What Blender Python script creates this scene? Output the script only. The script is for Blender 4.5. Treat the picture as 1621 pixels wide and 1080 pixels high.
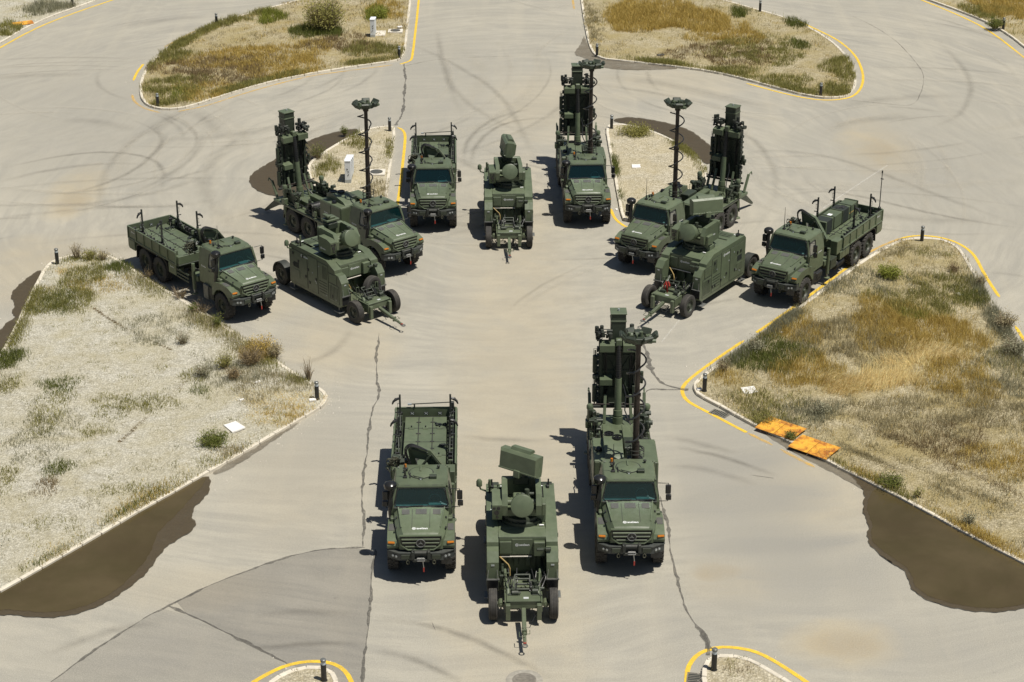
import bpy, bmesh, math, random
import numpy as np
from mathutils import Vector, Matrix, Euler
from mathutils.geometry import delaunay_2d_cdt

for o in list(bpy.data.objects): bpy.data.objects.remove(o)
SC = bpy.context.scene
COL = SC.collection
R = math.radians

# ------------------------------------------------------------------ camera
CF, CT, CH = 3038.5, R(24.213), 36.40          # focal length in px of a 1621 px wide frame, pitch, height
cam = bpy.data.cameras.new('camera')
camo = bpy.data.objects.new('camera', cam); COL.objects.link(camo)
cam.sensor_width = 36.0; cam.lens = CF / 1621.0 * 36.0
cam.clip_end = 5000; cam.clip_start = 1
camo.location = (0, 0, CH); camo.rotation_euler = (math.pi/2 - CT, 0, 0)
SC.camera = camo

# ------------------------------------------------------------------ sky, sun, exposure
SUNV = Vector((2.62, -1.45, 8.0)).normalized()   # direction towards the sun
w = bpy.data.worlds.new('World'); SC.world = w; w.use_nodes = True
wn = w.node_tree
sky = wn.nodes.new('ShaderNodeTexSky'); sky.sky_type = 'NISHITA'; sky.sun_disc = False
sky.sun_elevation = math.asin(SUNV.z); sky.sun_rotation = math.atan2(SUNV.x, SUNV.y)
sky.dust_density = 1.2
bg = wn.nodes['Background']; bg.inputs[1].default_value = 0.05
wn.links.new(sky.outputs[0], bg.inputs[0])
sl = bpy.data.lights.new('sun', 'SUN'); sl.energy = 5.0; sl.angle = R(0.53); sl.color = (1.0, 0.95, 0.86)
so = bpy.data.objects.new('sun', sl); COL.objects.link(so)
so.rotation_euler = SUNV.to_track_quat('Z', 'Y').to_euler(); so.location = (30, 40, 80)
SC.view_settings.view_transform = 'Standard'; SC.view_settings.look = 'None'
SC.cycles.transparent_max_bounces = 48
SC.view_settings.exposure = 0.06; SC.view_settings.gamma = 1.0

def gp(px, py, h=0.0):
    """photo pixel -> point on the ground (or at height h)"""
    u = (px - 810.5) / CF; v = (py - 540.0) / CF
    c, s = math.cos(CT), math.sin(CT)
    d = (u, c - v*s, -s - v*c); k = (CH - h) / -d[2]
    return Vector((d[0]*k, d[1]*k))

# ------------------------------------------------------------------ materials
def newmat(name):
    m = bpy.data.materials.new(name); m.use_nodes = True
    nt = m.node_tree; return m, nt, nt.nodes['Principled BSDF']
def N(nt, typ, **kw):
    n = nt.nodes.new(typ)
    for k, v in kw.items():
        if k in n.inputs.keys():
            if hasattr(v, 'is_linked') : nt.links.new(v, n.inputs[k])
            else: n.inputs[k].default_value = v
        else: setattr(n, k, v)
    return n
def math_(nt, op, a, b=0.0, clamp=False):
    n = nt.nodes.new('ShaderNodeMath'); n.operation = op; n.use_clamp = clamp
    for i, v in enumerate((a, b)):
        if hasattr(v, 'is_linked'): nt.links.new(v, n.inputs[i])
        else: n.inputs[i].default_value = v
    return n.outputs[0]
def mixc(nt, f, a, b, mode='MIX'):
    n = nt.nodes.new('ShaderNodeMix'); n.data_type = 'RGBA'; n.blend_type = mode
    for i, v in ((0, f), (6, a), (7, b)):
        if hasattr(v, 'is_linked'): nt.links.new(v, n.inputs[i])
        else: n.inputs[i].default_value = (*v, 1) if i and len(v) == 3 else v
    return n.outputs[2]
def ramp(nt, f, a, b, lo=0.0, hi=1.0):
    n = nt.nodes.new('ShaderNodeMapRange'); n.clamp = True
    n.inputs[1].default_value = a; n.inputs[2].default_value = b
    n.inputs[3].default_value = lo; n.inputs[4].default_value = hi
    nt.links.new(f, n.inputs[0]); return n.outputs[0]
def noise(nt, vec, scale, detail=4, rough=.55, dist=0.0):
    n = nt.nodes.new('ShaderNodeTexNoise'); n.inputs['Scale'].default_value = scale
    n.inputs['Detail'].default_value = detail; n.inputs['Roughness'].default_value = rough
    n.inputs['Distortion'].default_value = dist
    nt.links.new(vec, n.inputs['Vector']); return n.outputs['Fac']
def bump(nt, p, h, strength=.3, dist=.02):
    b = nt.nodes.new('ShaderNodeBump'); b.inputs['Strength'].default_value = strength
    b.inputs['Distance'].default_value = dist
    nt.links.new(h, b.inputs['Height']); nt.links.new(b.outputs[0], p.inputs['Normal'])

def plain(name, col, rough=.5, metal=0.0, var=.12, scale=6.0, dust=0.0, spec=.5, panels=False):
    m, nt, p = newmat(name)
    g = N(nt, 'ShaderNodeNewGeometry'); pos = g.outputs['Position']
    n1 = noise(nt, pos, scale, 4, .6)
    c = mixc(nt, ramp(nt, n1, .3, .7), tuple(x*(1-var) for x in col), tuple(min(1, x*(1+var)) for x in col))
    if dust > 0:
        sep = N(nt, 'ShaderNodeSeparateXYZ', Vector=g.outputs['Normal'])
        n2 = noise(nt, pos, 2.3, 5, .65)
        up = ramp(nt, sep.outputs[2], .1, 1.0, .25, 1.0)
        f = math_(nt, 'MULTIPLY', ramp(nt, n2, .35, .8, 0, dust), up)
        c = mixc(nt, f, c, (.30, .27, .21))
    if panels:
        oi = N(nt, 'ShaderNodeObjectInfo'); c = mixc(nt, 1.0, c, mixc(nt, oi.outputs['Random'], (.88, .88, .88), (1.12, 1.12, 1.12)), 'MULTIPLY')
        low = math_(nt, 'MULTIPLY', ramp(nt, N(nt, 'ShaderNodeSeparateXYZ', Vector=pos).outputs[2], 1.2, .4, 0, .22), ramp(nt, noise(nt, pos, 5.0, 5, .7), .35, .7))
        c = mixc(nt, low, c, (.24, .215, .165))
        sc = noise(nt, pos, 14, 6, .75); c = mixc(nt, ramp(nt, sc, .62, .75, 0, .35), c, (.20, .20, .15))
    nt.links.new(c, p.inputs['Base Color'])
    p.inputs['Metallic'].default_value = metal
    p.inputs['Specular IOR Level'].default_value = spec
    r = ramp(nt, noise(nt, pos, scale*2.1, 3), .3, .7, max(0.02, rough-.1), min(1, rough+.1))
    nt.links.new(r, p.inputs['Roughness'])
    return m
M = {}
M['paint'] = plain('olive_paint', (.094, .119, .070), .40, 0, .12, 3.0, .08, .5, True)
M['paint_dark'] = plain('dark_olive_paint', (.028, .038, .024), .5, 0, .15, 4.0, .06, .5, True)
M['chassis'] = plain('chassis_black', (.022, .026, .022), .6, 0, .2, 5.0, .15)
M['black'] = plain('black_plastic', (.016, .017, .018), .42, 0, .2, 6.0, .1)
M['gloss_black'] = plain('gloss_black', (.012, .013, .014), .22, 0, .1, 6.0, .04)
M['rubber'] = plain('tyre_rubber', (.036, .034, .031), .85, 0, .2, 7.0, .30)
M['bumper'] = plain('bumper_grey', (.045, .052, .05), .5, 0, .2, 6.0, .15)
M['pad'] = plain('grey_tread_pad', (.062, .064, .060), .8, 0, .15, 20.0, .15)
M['steel'] = plain('bare_steel', (.34, .34, .32), .38, .6, .15, 8.0, .1)
M['white'] = plain('white_print', (.78, .79, .78), .6, 0, .02, 4.0)
M['orange'] = plain('amber_lens', (.46, .155, .015), .2, 0, .1, 10.0)
M['lens'] = plain('lamp_lens', (.42, .45, .45), .12, .3, .05, 10.0)
M['red'] = plain('red_fitting', (.33, .028, .018), .5, 0, .15, 10.0, .1)
M['mast'] = plain('mast_brown_black', (.030, .022, .018), .45, .2, .2, 3.0, .05)
M['brass'] = plain('tan_pipe', (.36, .26, .10), .5, 0, .15, 10.0)
M['seat'] = plain('seat_cloth', (.05, .055, .055), .9)
M['dash'] = plain('dashboard_grey', (.20, .205, .20), .7)
M['concrete'] = plain('kerb_concrete', (.60, .55, .45), .9, 0, .14, 3.0, .12)
M['ring'] = plain('worn_ring', (.30, .28, .235), .9, 0, .2, 5.0)
M['slab'] = plain('pale_concrete', (.62, .58, .50), .9, 0, .12, 4.0)
M['iron'] = plain('cast_iron', (.17, .155, .13), .7, .1, .25, 8.0, .4)
M['cabinet'] = plain('white_cabinet_paint', (.72, .75, .77), .45, 0, .03, 2.0, .04)
M['cabinet_base'] = plain('grey_plinth', (.42, .44, .43), .7)
M['litter'] = plain('white_litter', (.75, .73, .69), .8, 0, .08, 8.0, .2)
M['twig'] = plain('dry_twig', (.25, .20, .13), .9)
M['camo'] = plain('camo_dark', (.018, .024, .02), .7)

def glass_mat():
    m = bpy.data.materials.new('teal_windscreen'); m.use_nodes = True; nt = m.node_tree
    nt.nodes.remove(nt.nodes['Principled BSDF']); out = nt.nodes['Material Output']
    t = N(nt, 'ShaderNodeBsdfTransparent', Color=(.34, .68, .70, 1))
    g = N(nt, 'ShaderNodeBsdfGlossy', Color=(.75, .95, 1, 1), Roughness=.04)
    d = N(nt, 'ShaderNodeBsdfDiffuse', Color=(.008, .055, .064, 1))
    f = N(nt, 'ShaderNodeFresnel', IOR=1.5)
    m1 = N(nt, 'ShaderNodeMixShader'); m1.inputs[0].default_value = .22
    nt.links.new(t.outputs[0], m1.inputs[1]); nt.links.new(d.outputs[0], m1.inputs[2])
    m2 = N(nt, 'ShaderNodeMixShader'); nt.links.new(f.outputs[0], m2.inputs[0])
    nt.links.new(m1.outputs[0], m2.inputs[1]); nt.links.new(g.outputs[0], m2.inputs[2])
    nt.links.new(m2.outputs[0], out.inputs[0]); return m
M['glass'] = glass_mat()

def rust_mat():
    m, nt, p = newmat('rusty_orange_plate')
    pos = N(nt, 'ShaderNodeTexCoord').outputs['Object']
    a = noise(nt, pos, 2.2, 8, .7, .6); b = noise(nt, pos, 9, 5, .7)
    c = mixc(nt, ramp(nt, a, .44, .62), (.72, .36, .035), (.34, .11, .015))
    c = mixc(nt, ramp(nt, b, .56, .72, 0, .8), c, (.80, .50, .09))
    nt.links.new(c, p.inputs['Base Color']); p.inputs['Roughness'].default_value = .8
    bump(nt, p, b, .3, .01); return m
M['rust'] = rust_mat()

C0 = gp(808, 300)
BLOBS = [  # dusty / sandy stains washed onto the asphalt: px, py, rx, ry, strength
    (120, 305, 50, 45, .95), (1335, 1018, 100, 42, 1.0), (1150, 920, 90, 45, .4), (540, 545, 110, 60, .55),
    (440, 470, 60, 40, .4), (470, 760, 120, 110, .3), (1290, 780, 130, 90, .45), (880, 170, 120, 60, .4), (30, 430, 90, 60, .5),
    (1390, 235, 70, 50, .8), (1060, 130, 130, 30, .4), (430, 350, 110, 60, .35), (160, 400, 200, 40, .3),
    (815, 620, 130, 400, .55), (300, 930, 160, 40, .35), (1180, 420, 60, 60, .3)]
def asphalt_mat(name='dusty_asphalt', dark=0.0, worn=True):
    m, nt, p = newmat(name)
    pos = N(nt, 'ShaderNodeNewGeometry').outputs['Position']
    sep = N(nt, 'ShaderNodeSeparateXYZ', Vector=pos)
    dx = math_(nt, 'SUBTRACT', sep.outputs[0], C0.x); dy = math_(nt, 'SUBTRACT', sep.outputs[1], C0.y)
    rr = math_(nt, 'SQRT', math_(nt, 'ADD', math_(nt, 'MULTIPLY', dx, dx), math_(nt, 'MULTIPLY', dy, dy)))
    an = math_(nt, 'ARCTAN2', dx, math_(nt, 'ABSOLUTE', dy))
    pol = N(nt, 'ShaderNodeCombineXYZ'); nt.links.new(math_(nt, 'MULTIPLY', rr, 1.0), pol.inputs[0])
    nt.links.new(math_(nt, 'MULTIPLY', an, 1.6), pol.inputs[1])
    warp = N(nt, 'ShaderNodeTexNoise', Scale=.05, Detail=2.0); nt.links.new(pos, warp.inputs['Vector'])
    wv = N(nt, 'ShaderNodeVectorMath', operation='SCALE'); nt.links.new(warp.outputs['Color'], wv.inputs[0]); wv.inputs['Scale'].default_value = 9.0
    wp = N(nt, 'ShaderNodeVectorMath', operation='ADD'); nt.links.new(pol.outputs[0], wp.inputs[0]); nt.links.new(wv.outputs[0], wp.inputs[1])
    streak = noise(nt, wp.outputs[0], .55, 6, .62)
    streak2 = noise(nt, wp.outputs[0], 2.2, 4, .6)
    lng = N(nt, 'ShaderNodeMapping'); lng.inputs['Scale'].default_value = (.9, .07, 1); nt.links.new(pos, lng.inputs['Vector'])
    lane = noise(nt, lng.outputs[0], .8, 5, .6)
    big = noise(nt, pos, .09, 4, .55); mid = noise(nt, pos, .6, 5, .6, .4); fine = noise(nt, pos, 9, 6, .75); grit = noise(nt, pos, 24, 5, .85)
    c = mixc(nt, ramp(nt, big, .35, .65), (.330, .314, .266), (.405, .378, .310))
    c = mixc(nt, ramp(nt, streak, .42, .68, 0, .75), c, (.265, .256, .226))
    c = mixc(nt, ramp(nt, streak2, .46, .70, 0, .5), c, (.26, .25, .218))
    c = mixc(nt, ramp(nt, streak2, .48, .28, 0, .34), c, (.44, .41, .34))
    c = mixc(nt, ramp(nt, lane, .50, .72, 0, .40), c, (.44, .402, .315))
    for bx, by, rx, ry, st in BLOBS:
        q = gp(bx, by); qx = abs(gp(bx+rx, by).x - q.x); qy = abs(gp(bx, by-ry).y - q.y)
        ex = math_(nt, 'DIVIDE', math_(nt, 'SUBTRACT', sep.outputs[0], q.x), qx)
        ey = math_(nt, 'DIVIDE', math_(nt, 'SUBTRACT', sep.outputs[1], q.y), qy)
        d2 = math_(nt, 'ADD', math_(nt, 'MULTIPLY', ex, ex), math_(nt, 'MULTIPLY', ey, ey))
        d2 = math_(nt, 'ADD', d2, math_(nt, 'MULTIPLY', math_(nt, 'SUBTRACT', mid, .5), 1.3))
        c = mixc(nt, ramp(nt, d2, 1.1, .1, 0, st), c, (.405, .345, .235))
    for bx, by, rx, ry, st in ((1190, 800, 130, 150, .85), (1310, 900, 140, 60, .8), (1120, 1000, 90, 90, .3), (1440, 1010, 140, 60, .35), (180, 200, 190, 90, .4), (1480, 250, 180, 110, .4), (90, 120, 160, 60, .3), (690, 150, 110, 120, .35), (500, 700, 90, 90, .3), (330, 1040, 240, 50, .3)):
        q = gp(bx, by); qx = abs(gp(bx+rx, by).x - q.x); qy = abs(gp(bx, by-ry).y - gp(bx, by+ry).y)/2
        ex = math_(nt, 'DIVIDE', math_(nt, 'SUBTRACT', sep.outputs[0], q.x), qx); ey = math_(nt, 'DIVIDE', math_(nt, 'SUBTRACT', sep.outputs[1], q.y), qy)
        d2 = math_(nt, 'ADD', math_(nt, 'ADD', math_(nt, 'MULTIPLY', ex, ex), math_(nt, 'MULTIPLY', ey, ey)), math_(nt, 'MULTIPLY', math_(nt, 'SUBTRACT', streak, .5), 4.0))
        c = mixc(nt, ramp(nt, d2, 1.3, .0, 0, st), c, (.235, .229, .206))
    for bx, by, rx, ry in ((1335, 1020, 62, 24), (118, 318, 26, 20), (1392, 240, 34, 20), (1130, 905, 40, 16)):
        q = gp(bx, by); qx = abs(gp(bx+rx, by).x - q.x); qy = abs(gp(bx, by-ry).y - q.y)
        ex = math_(nt, 'DIVIDE', math_(nt, 'SUBTRACT', sep.outputs[0], q.x), qx); ey = math_(nt, 'DIVIDE', math_(nt, 'SUBTRACT', sep.outputs[1], q.y), qy)
        d2 = math_(nt, 'ADD', math_(nt, 'ADD', math_(nt, 'MULTIPLY', ex, ex), math_(nt, 'MULTIPLY', ey, ey)), math_(nt, 'MULTIPLY', math_(nt, 'SUBTRACT', mid, .5), 2.0))
        c = mixc(nt, ramp(nt, d2, 1.2, .0, 0, .6), c, (.29, .235, .15))
    c = mixc(nt, ramp(nt, mid, .38, .7, 0, .34), c, (.29, .272, .222))
    c = mixc(nt, ramp(nt, fine, .36, .72, 0, .40), c, (.25, .236, .196))
    c = mixc(nt, ramp(nt, grit, .48, .68, 0, .5), c, (.54, .505, .425))
    c = mixc(nt, ramp(nt, grit, .50, .34, 0, .4), c, (.20, .19, .162))
    spots = noise(nt, pos, 1.7, 6, .7)
    c = mixc(nt, ramp(nt, spots, .66, .76, 0, .5), c, (.20, .185, .16))
    if dark: c = mixc(nt, 1.0, c, (1-dark, 1-dark, 1-dark*.95), 'MULTIPLY')
    nt.links.new(c, p.inputs['Base Color'])
    p.inputs['Roughness'].default_value = .9; p.inputs['Specular IOR Level'].default_value = .25
    bump(nt, p, grit, .35, .008); return m
M['asphalt'] = asphalt_mat()
M['asphalt_b'] = asphalt_mat('grey_asphalt_patch', .30)
M['asphalt_c'] = asphalt_mat('worn_asphalt_patch', .18)

def worn_mat(name, col, cov, rough=.8, scale=2.0, soft=.16, fade=False):
    """thin paint / tar / dust film whose wear shows what lies under it"""
    m, nt, p = newmat(name); out = nt.nodes['Material Output']
    pos = N(nt, 'ShaderNodeNewGeometry').outputs['Position']
    a = noise(nt, pos, scale, 7, .72); b = noise(nt, pos, scale*9, 4, .7)
    p.inputs['Base Color'].default_value = (*col, 1)
    c = mixc(nt, ramp(nt, b, .3, .7), tuple(x*.85 for x in col), tuple(min(1, x*1.12) for x in col)); nt.links.new(c, p.inputs['Base Color'])
    p.inputs['Roughness'].default_value = rough; p.inputs['Specular IOR Level'].default_value = .3
    f = math_(nt, 'MULTIPLY', ramp(nt, math_(nt, 'ADD', math_(nt, 'MULTIPLY', a, .75), math_(nt, 'MULTIPLY', b, .25)), .5-soft, .5+soft, cov[0], cov[1]), 1.0)
    if fade: f = math_(nt, 'MULTIPLY', f, N(nt, 'ShaderNodeAttribute', attribute_name='Fade').outputs['Fac'])
    t = N(nt, 'ShaderNodeBsdfTransparent'); mx = N(nt, 'ShaderNodeMixShader')
    nt.links.new(f, mx.inputs[0]); nt.links.new(t.outputs[0], mx.inputs[1]); nt.links.new(p.outputs[0], mx.inputs[2])
    nt.links.new(mx.outputs[0], out.inputs[0]); return m
M['yellow'] = worn_mat('worn_yellow_paint', (.84, .56, .045), (.5, 1.0), .7, 3.0)
M['yellow_faint'] = worn_mat('faded_yellow_paint', (.76, .46, .08), (.0, .75), .8)
M['white_faint'] = worn_mat('faded_white_paint', (.72, .70, .64), (.0, .6), .8, 3.0)
M['tar'] = worn_mat('tar_crack_seal', (.115, .108, .094), (.15, .95), .75, 4.0)
M['tar_thin'] = worn_mat('hairline_crack', (.10, .092, .08), (.1, .8), .8, 3.0)
M['skid'] = worn_mat('tyre_track_film', (.15, .138, .115), (.05, .42), .9, 1.2, .2, True)
M['skid_soft'] = worn_mat('faint_tyre_track', (.17, .158, .134), (.03, .30), .9, .7, .22, True)
M['dustfilm'] = worn_mat('silt_film', (.17, .145, .105), (.30, .85), .8, .8)

def puddle_mat():
    m, nt, p = newmat('muddy_water')
    pos = N(nt, 'ShaderNodeNewGeometry').outputs['Position']
    a = noise(nt, pos, .30, 5, .6, .4); b = noise(nt, pos, .7, 4, .6)
    c = mixc(nt, ramp(nt, a, .36, .64), (.062, .047, .022), (.086, .066, .033))
    c = mixc(nt, ramp(nt, b, .4, .75, 0, .5), c, (.056, .047, .018))
    nt.links.new(c, p.inputs['Base Color']); p.inputs['Roughness'].default_value = .06
    p.inputs['Specular IOR Level'].default_value = .22
    bump(nt, p, noise(nt, pos, 2.2, 2), .03, .01); return m
M['puddle'] = puddle_mat()
M['wet'] = worn_mat('wet_silt', (.076, .058, .033), (.72, 1.0), .5, 1.6, .16)

def gravel_mat(name, lo, hi, soil, soilf):
    m, nt, p = newmat(name)
    pos = N(nt, 'ShaderNodeNewGeometry').outputs['Position']
    v = N(nt, 'ShaderNodeTexVoronoi', Scale=11.0, feature='F1'); nt.links.new(pos, v.inputs['Vector'])
    f = N(nt, 'ShaderNodeTexVoronoi', Scale=5.0, feature='F1'); nt.links.new(pos, f.inputs['Vector'])
    n1 = noise(nt, pos, 20, 5, .75); n2 = noise(nt, pos, .45, 5, .6, .5); n3 = noise(nt, pos, 3.2, 5, .7)
    sp = N(nt, 'ShaderNodeSeparateXYZ', Vector=v.outputs['Color'])
    c = mixc(nt, sp.outputs[0], lo, hi)
    c = mixc(nt, ramp(nt, v.outputs['Distance'], .28, .75, 0, .55), c, tuple(x*.55 for x in lo))
    c = mixc(nt, ramp(nt, n1, .5, .75, 0, .45), c, tuple(x*.5 for x in lo))
    c = mixc(nt, ramp(nt, n3, .48, .72, 0, .55), c, tuple(x*.55 for x in soil))
    c = mixc(nt, ramp(nt, n2, .40, .64, 0, soilf), c, soil)
    nt.links.new(c, p.inputs['Base Color']); p.inputs['Roughness'].default_value = .95
    p.inputs['Specular IOR Level'].default_value = .2
    h = math_(nt, 'SUBTRACT', n1, v.outputs['Distance'])
    bump(nt, p, h, .9, .05); return m
M['gravel_pale'] = gravel_mat('pale_gravel', (.46, .435, .35), (.66, .63, .53), (.38, .335, .20), .5)
M['gravel_warm'] = gravel_mat('warm_gravel', (.42, .375, .27), (.70, .64, .50), (.42, .35, .20), .45)
M['gravel_tan'] = gravel_mat('tan_stony_soil', (.34, .29, .18), (.60, .53, .36), (.32, .26, .12), .8)

def attr_mat(name, rough=.9, trans=.35):
    m, nt, p = newmat(name)
    a = N(nt, 'ShaderNodeAttribute', attribute_name='Col'); nt.links.new(a.outputs['Color'], p.inputs['Base Color'])
    p.inputs['Roughness'].default_value = rough; p.inputs['Specular IOR Level'].default_value = .2
    out = nt.nodes['Material Output']; t = N(nt, 'ShaderNodeBsdfTranslucent'); nt.links.new(a.outputs['Color'], t.inputs['Color'])
    mx = N(nt, 'ShaderNodeMixShader'); mx.inputs[0].default_value = trans
    nt.links.new(p.outputs[0], mx.inputs[1]); nt.links.new(t.outputs[0], mx.inputs[2]); nt.links.new(mx.outputs[0], out.inputs[0]); return m
M['leafy'] = attr_mat('grass_blades')

# ------------------------------------------------------------------ mesh helpers
class MB:
    def __init__(s): s.v = []; s.f = []; s.m = []
    def add(s, vs, fs, mi=0):
        b = len(s.v); s.v += [tuple(x) for x in vs]; s.f += [tuple(i+b for i in f) for f in fs]; s.m += [mi]*len(fs); return s
    def box(s, c, d, b=0.012, rot=None, mi=0):
        x, y, z = (q/2 for q in d); b = min(b, x*.45, y*.45, z*.45)
        if b <= 0:
            vs = [(i*x, j*y, k*z) for i in (-1, 1) for j in (-1, 1) for k in (-1, 1)]
            fs = [(0, 1, 3, 2), (4, 6, 7, 5), (0, 4, 5, 1), (2, 3, 7, 6), (0, 2, 6, 4), (1, 5, 7, 3)]
        else:
            vs = []; idx = {}
            for i in (-1, 1):
                for j in (-1, 1):
                    for k in (-1, 1):
                        for a in range(3):
                            q = [i*(x-b), j*(y-b), k*(z-b)]; q[a] = (i*x, j*y, k*z)[a]
                            idx[i, j, k, a] = len(vs); vs.append(q)
            fs = []
            for a in range(3):
                o1, o2 = [q for q in range(3) if q != a]
                for sg in (-1, 1):
                    ring = []
                    for p_, q_ in ((-1, -1), (1, -1), (1, 1), (-1, 1)):
                        t = [0, 0, 0]; t[a] = sg; t[o1] = p_; t[o2] = q_; ring.append(idx[(*t, a)])
                    fs.append(ring)
                    # edges along axis a : chamfers
            for a in range(3):
                o1, o2 = [q for q in range(3) if q != a]
                for p_ in (-1, 1):
                    for q_ in (-1, 1):
                        t0 = [0, 0, 0]; t1 = [0, 0, 0]; t0[a] = -1; t1[a] = 1
                        t0[o1] = t1[o1] = p_; t0[o2] = t1[o2] = q_
                        fs.append((idx[(*t0, o1)], idx[(*t1, o1)], idx[(*t1, o2)], idx[(*t0, o2)]))
            for i in (-1, 1):
                for j in (-1, 1):
                    for k in (-1, 1): fs.append(tuple(idx[i, j, k, a] for a in range(3)))
        c = Vector(c)
        if rot is not None:
            mt = Euler(rot).to_matrix() if not isinstance(rot, Matrix) else rot
            vs = [mt @ Vector(q) for q in vs]
        return s.add([Vector(q)+c for q in vs], fs, mi)
    def b2(s, x0, x1, y0, y1, z0, z1, b=.012, mi=0):
        return s.box(((x0+x1)/2, (y0+y1)/2, (z0+z1)/2), (x1-x0, y1-y0, z1-z0), b, None, mi)
    def beam(s, p0, p1, w, h, b=.01, mi=0):
        p0, p1 = Vector(p0), Vector(p1); d = p1-p0
        q = d.to_track_quat('Y', 'Z').to_matrix(); return s.box((p0+p1)/2, (w, d.length, h), b, q, mi)
    def cyl(s, p0, p1, r0, r1=None, n=14, mi=0):
        r1 = r0 if r1 is None else r1
        p0, p1 = Vector(p0), Vector(p1); q = (p1-p0).to_track_quat('Z', 'Y').to_matrix()
        vs = []
        for p, r in ((p0, r0), (p1, r1)):
            for i in range(n): a = 2*math.pi*i/n; vs.append(p + q @ Vector((math.cos(a)*r, math.sin(a)*r, 0)))
        fs = [(i, (i+1) % n, n+(i+1) % n, n+i) for i in range(n)] + [tuple(range(n-1, -1, -1)), tuple(range(n, 2*n))]
        return s.add(vs, fs, mi)
    def tube(s, pts, r, n=6, mi=0, closed=False):
        pts = [Vector(p) for p in pts]; vs = []; L = len(pts)
        for k, p in enumerate(pts):
            a = pts[(k-1) % L] if (k or closed) else p; b = pts[(k+1) % L] if (k < L-1 or closed) else p
            q = (b-a).to_track_quat('Z', 'Y').to_matrix()
            rr = r[k] if isinstance(r, (list, tuple)) else r
            for i in range(n): t = 2*math.pi*i/n; vs.append(p + q @ Vector((math.cos(t)*rr, math.sin(t)*rr, 0)))
        fs = []
        for k in range(L if closed else L-1):
            for i in range(n): fs.append((k*n+i, k*n+(i+1) % n, ((k+1) % L)*n+(i+1) % n, ((k+1) % L)*n+i))
        if not closed: fs += [tuple(range(n-1, -1, -1)), tuple(range((L-1)*n, L*n))]
        return s.add(vs, fs, mi)
    def prism(s, poly, x0, x1, mi=0, ax='x'):
        """extrude an outline (u, v) along an axis: x -> (y,z), y -> (x,z), z -> (x,y)"""
        n = len(poly)
        P = {'x': lambda u, v, t: (t, u, v), 'y': lambda u, v, t: (u, t, v), 'z': lambda u, v, t: (u, v, t)}[ax]
        vs = [P(u, v, x0) for u, v in poly] + [P(u, v, x1) for u, v in poly]
        fs = [(i, (i+1) % n, n+(i+1) % n, n+i) for i in range(n)] + [tuple(range(n-1, -1, -1)), tuple(range(n, 2*n))]
        return s.add(vs, fs, mi)
    def loft(s, secs, mi=0, caps=True):
        n = len(secs[0]); vs = [p for q in secs for p in q]; fs = []
        for k in range(len(secs)-1):
            for i in range(n): fs.append((k*n+i, k*n+(i+1) % n, (k+1)*n+(i+1) % n, (k+1)*n+i))
        if caps: fs += [tuple(range(n-1, -1, -1)), tuple(range((len(secs)-1)*n, len(secs)*n))]
        return s.add(vs, fs, mi)
    def lathe(s, prof, c=(0, 0, 0), axis='x', n=32, mi=0):
        """prof: (along, radius)"""
        c = Vector(c); vs = []
        for a, r in prof:
            for i in range(n):
                t = 2*math.pi*i/n; u, v = math.cos(t)*r, math.sin(t)*r
                vs.append(c + Vector({'x': (a, u, v), 'y': (u, a, v), 'z': (u, v, a)}[axis]))
        fs = []
        for k in range(len(prof)-1):
            for i in range(n): fs.append((k*n+i, k*n+(i+1) % n, (k+1)*n+(i+1) % n, (k+1)*n+i))
        if prof[0][1] > 1e-4: fs.append(tuple(range(n-1, -1, -1)))
        if prof[-1][1] > 1e-4: fs.append(tuple(range((len(prof)-1)*n, len(prof)*n)))
        return s.add(vs, fs, mi)
    def mesh(s, name, mats, smooth=35):
        me = bpy.data.meshes.new(name); me.from_pydata(s.v, [], s.f)
        bm = bmesh.new(); bm.from_mesh(me); bmesh.ops.recalc_face_normals(bm, faces=bm.faces); bm.to_mesh(me); bm.free()
        if not isinstance(mats, (list, tuple)): mats = [mats]
        for q in mats: me.materials.append(M[q] if isinstance(q, str) else q)
        if len(mats) > 1: me.polygons.foreach_set('material_index', s.m)
        if smooth:
            me.polygons.foreach_set('use_smooth', [True]*len(me.polygons)); me.set_sharp_from_angle(angle=R(smooth))
        me.update(); return me
    def build(s, name, mats, parent=None, loc=None, rot=None, smooth=35):
        return link(name, s.mesh(name, mats, smooth), parent, loc, rot)
def link(name, me, parent=None, loc=None, rot=None):
    o = bpy.data.objects.new(name, me); COL.objects.link(o)
    if parent is not None: o.parent = parent
    if loc is not None: o.location = loc
    if rot is not None: o.rotation_euler = rot
    return o
def tag(o, label, cat, group=None):
    o['label'] = label; o['category'] = cat
    if group: o['group'] = group
    return o
def empty(name, loc=(0, 0, 0), rz=0.0):
    o = bpy.data.objects.new(name, None); COL.objects.link(o); o.location = loc; o.rotation_euler = (0, 0, rz)
    o.empty_display_size = .3; return o
def struct(o, label=None):
    o['kind'] = 'structure'
    if label: o['label'] = label
    return o
KIDS = {}
def kids(o): return [c for c in bpy.data.objects if c.parent == o]
def copy_tree(o, parent=None, skip=()):
    c = o.copy(); COL.objects.link(c); c.parent = parent
    for ch in kids(o):
        if ch.name.split('.')[0] in skip: continue
        copy_tree(ch, c, skip)
    return c
def find(root, name): return [c for c in kids(root) if c.name.split('.')[0] == name]

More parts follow.
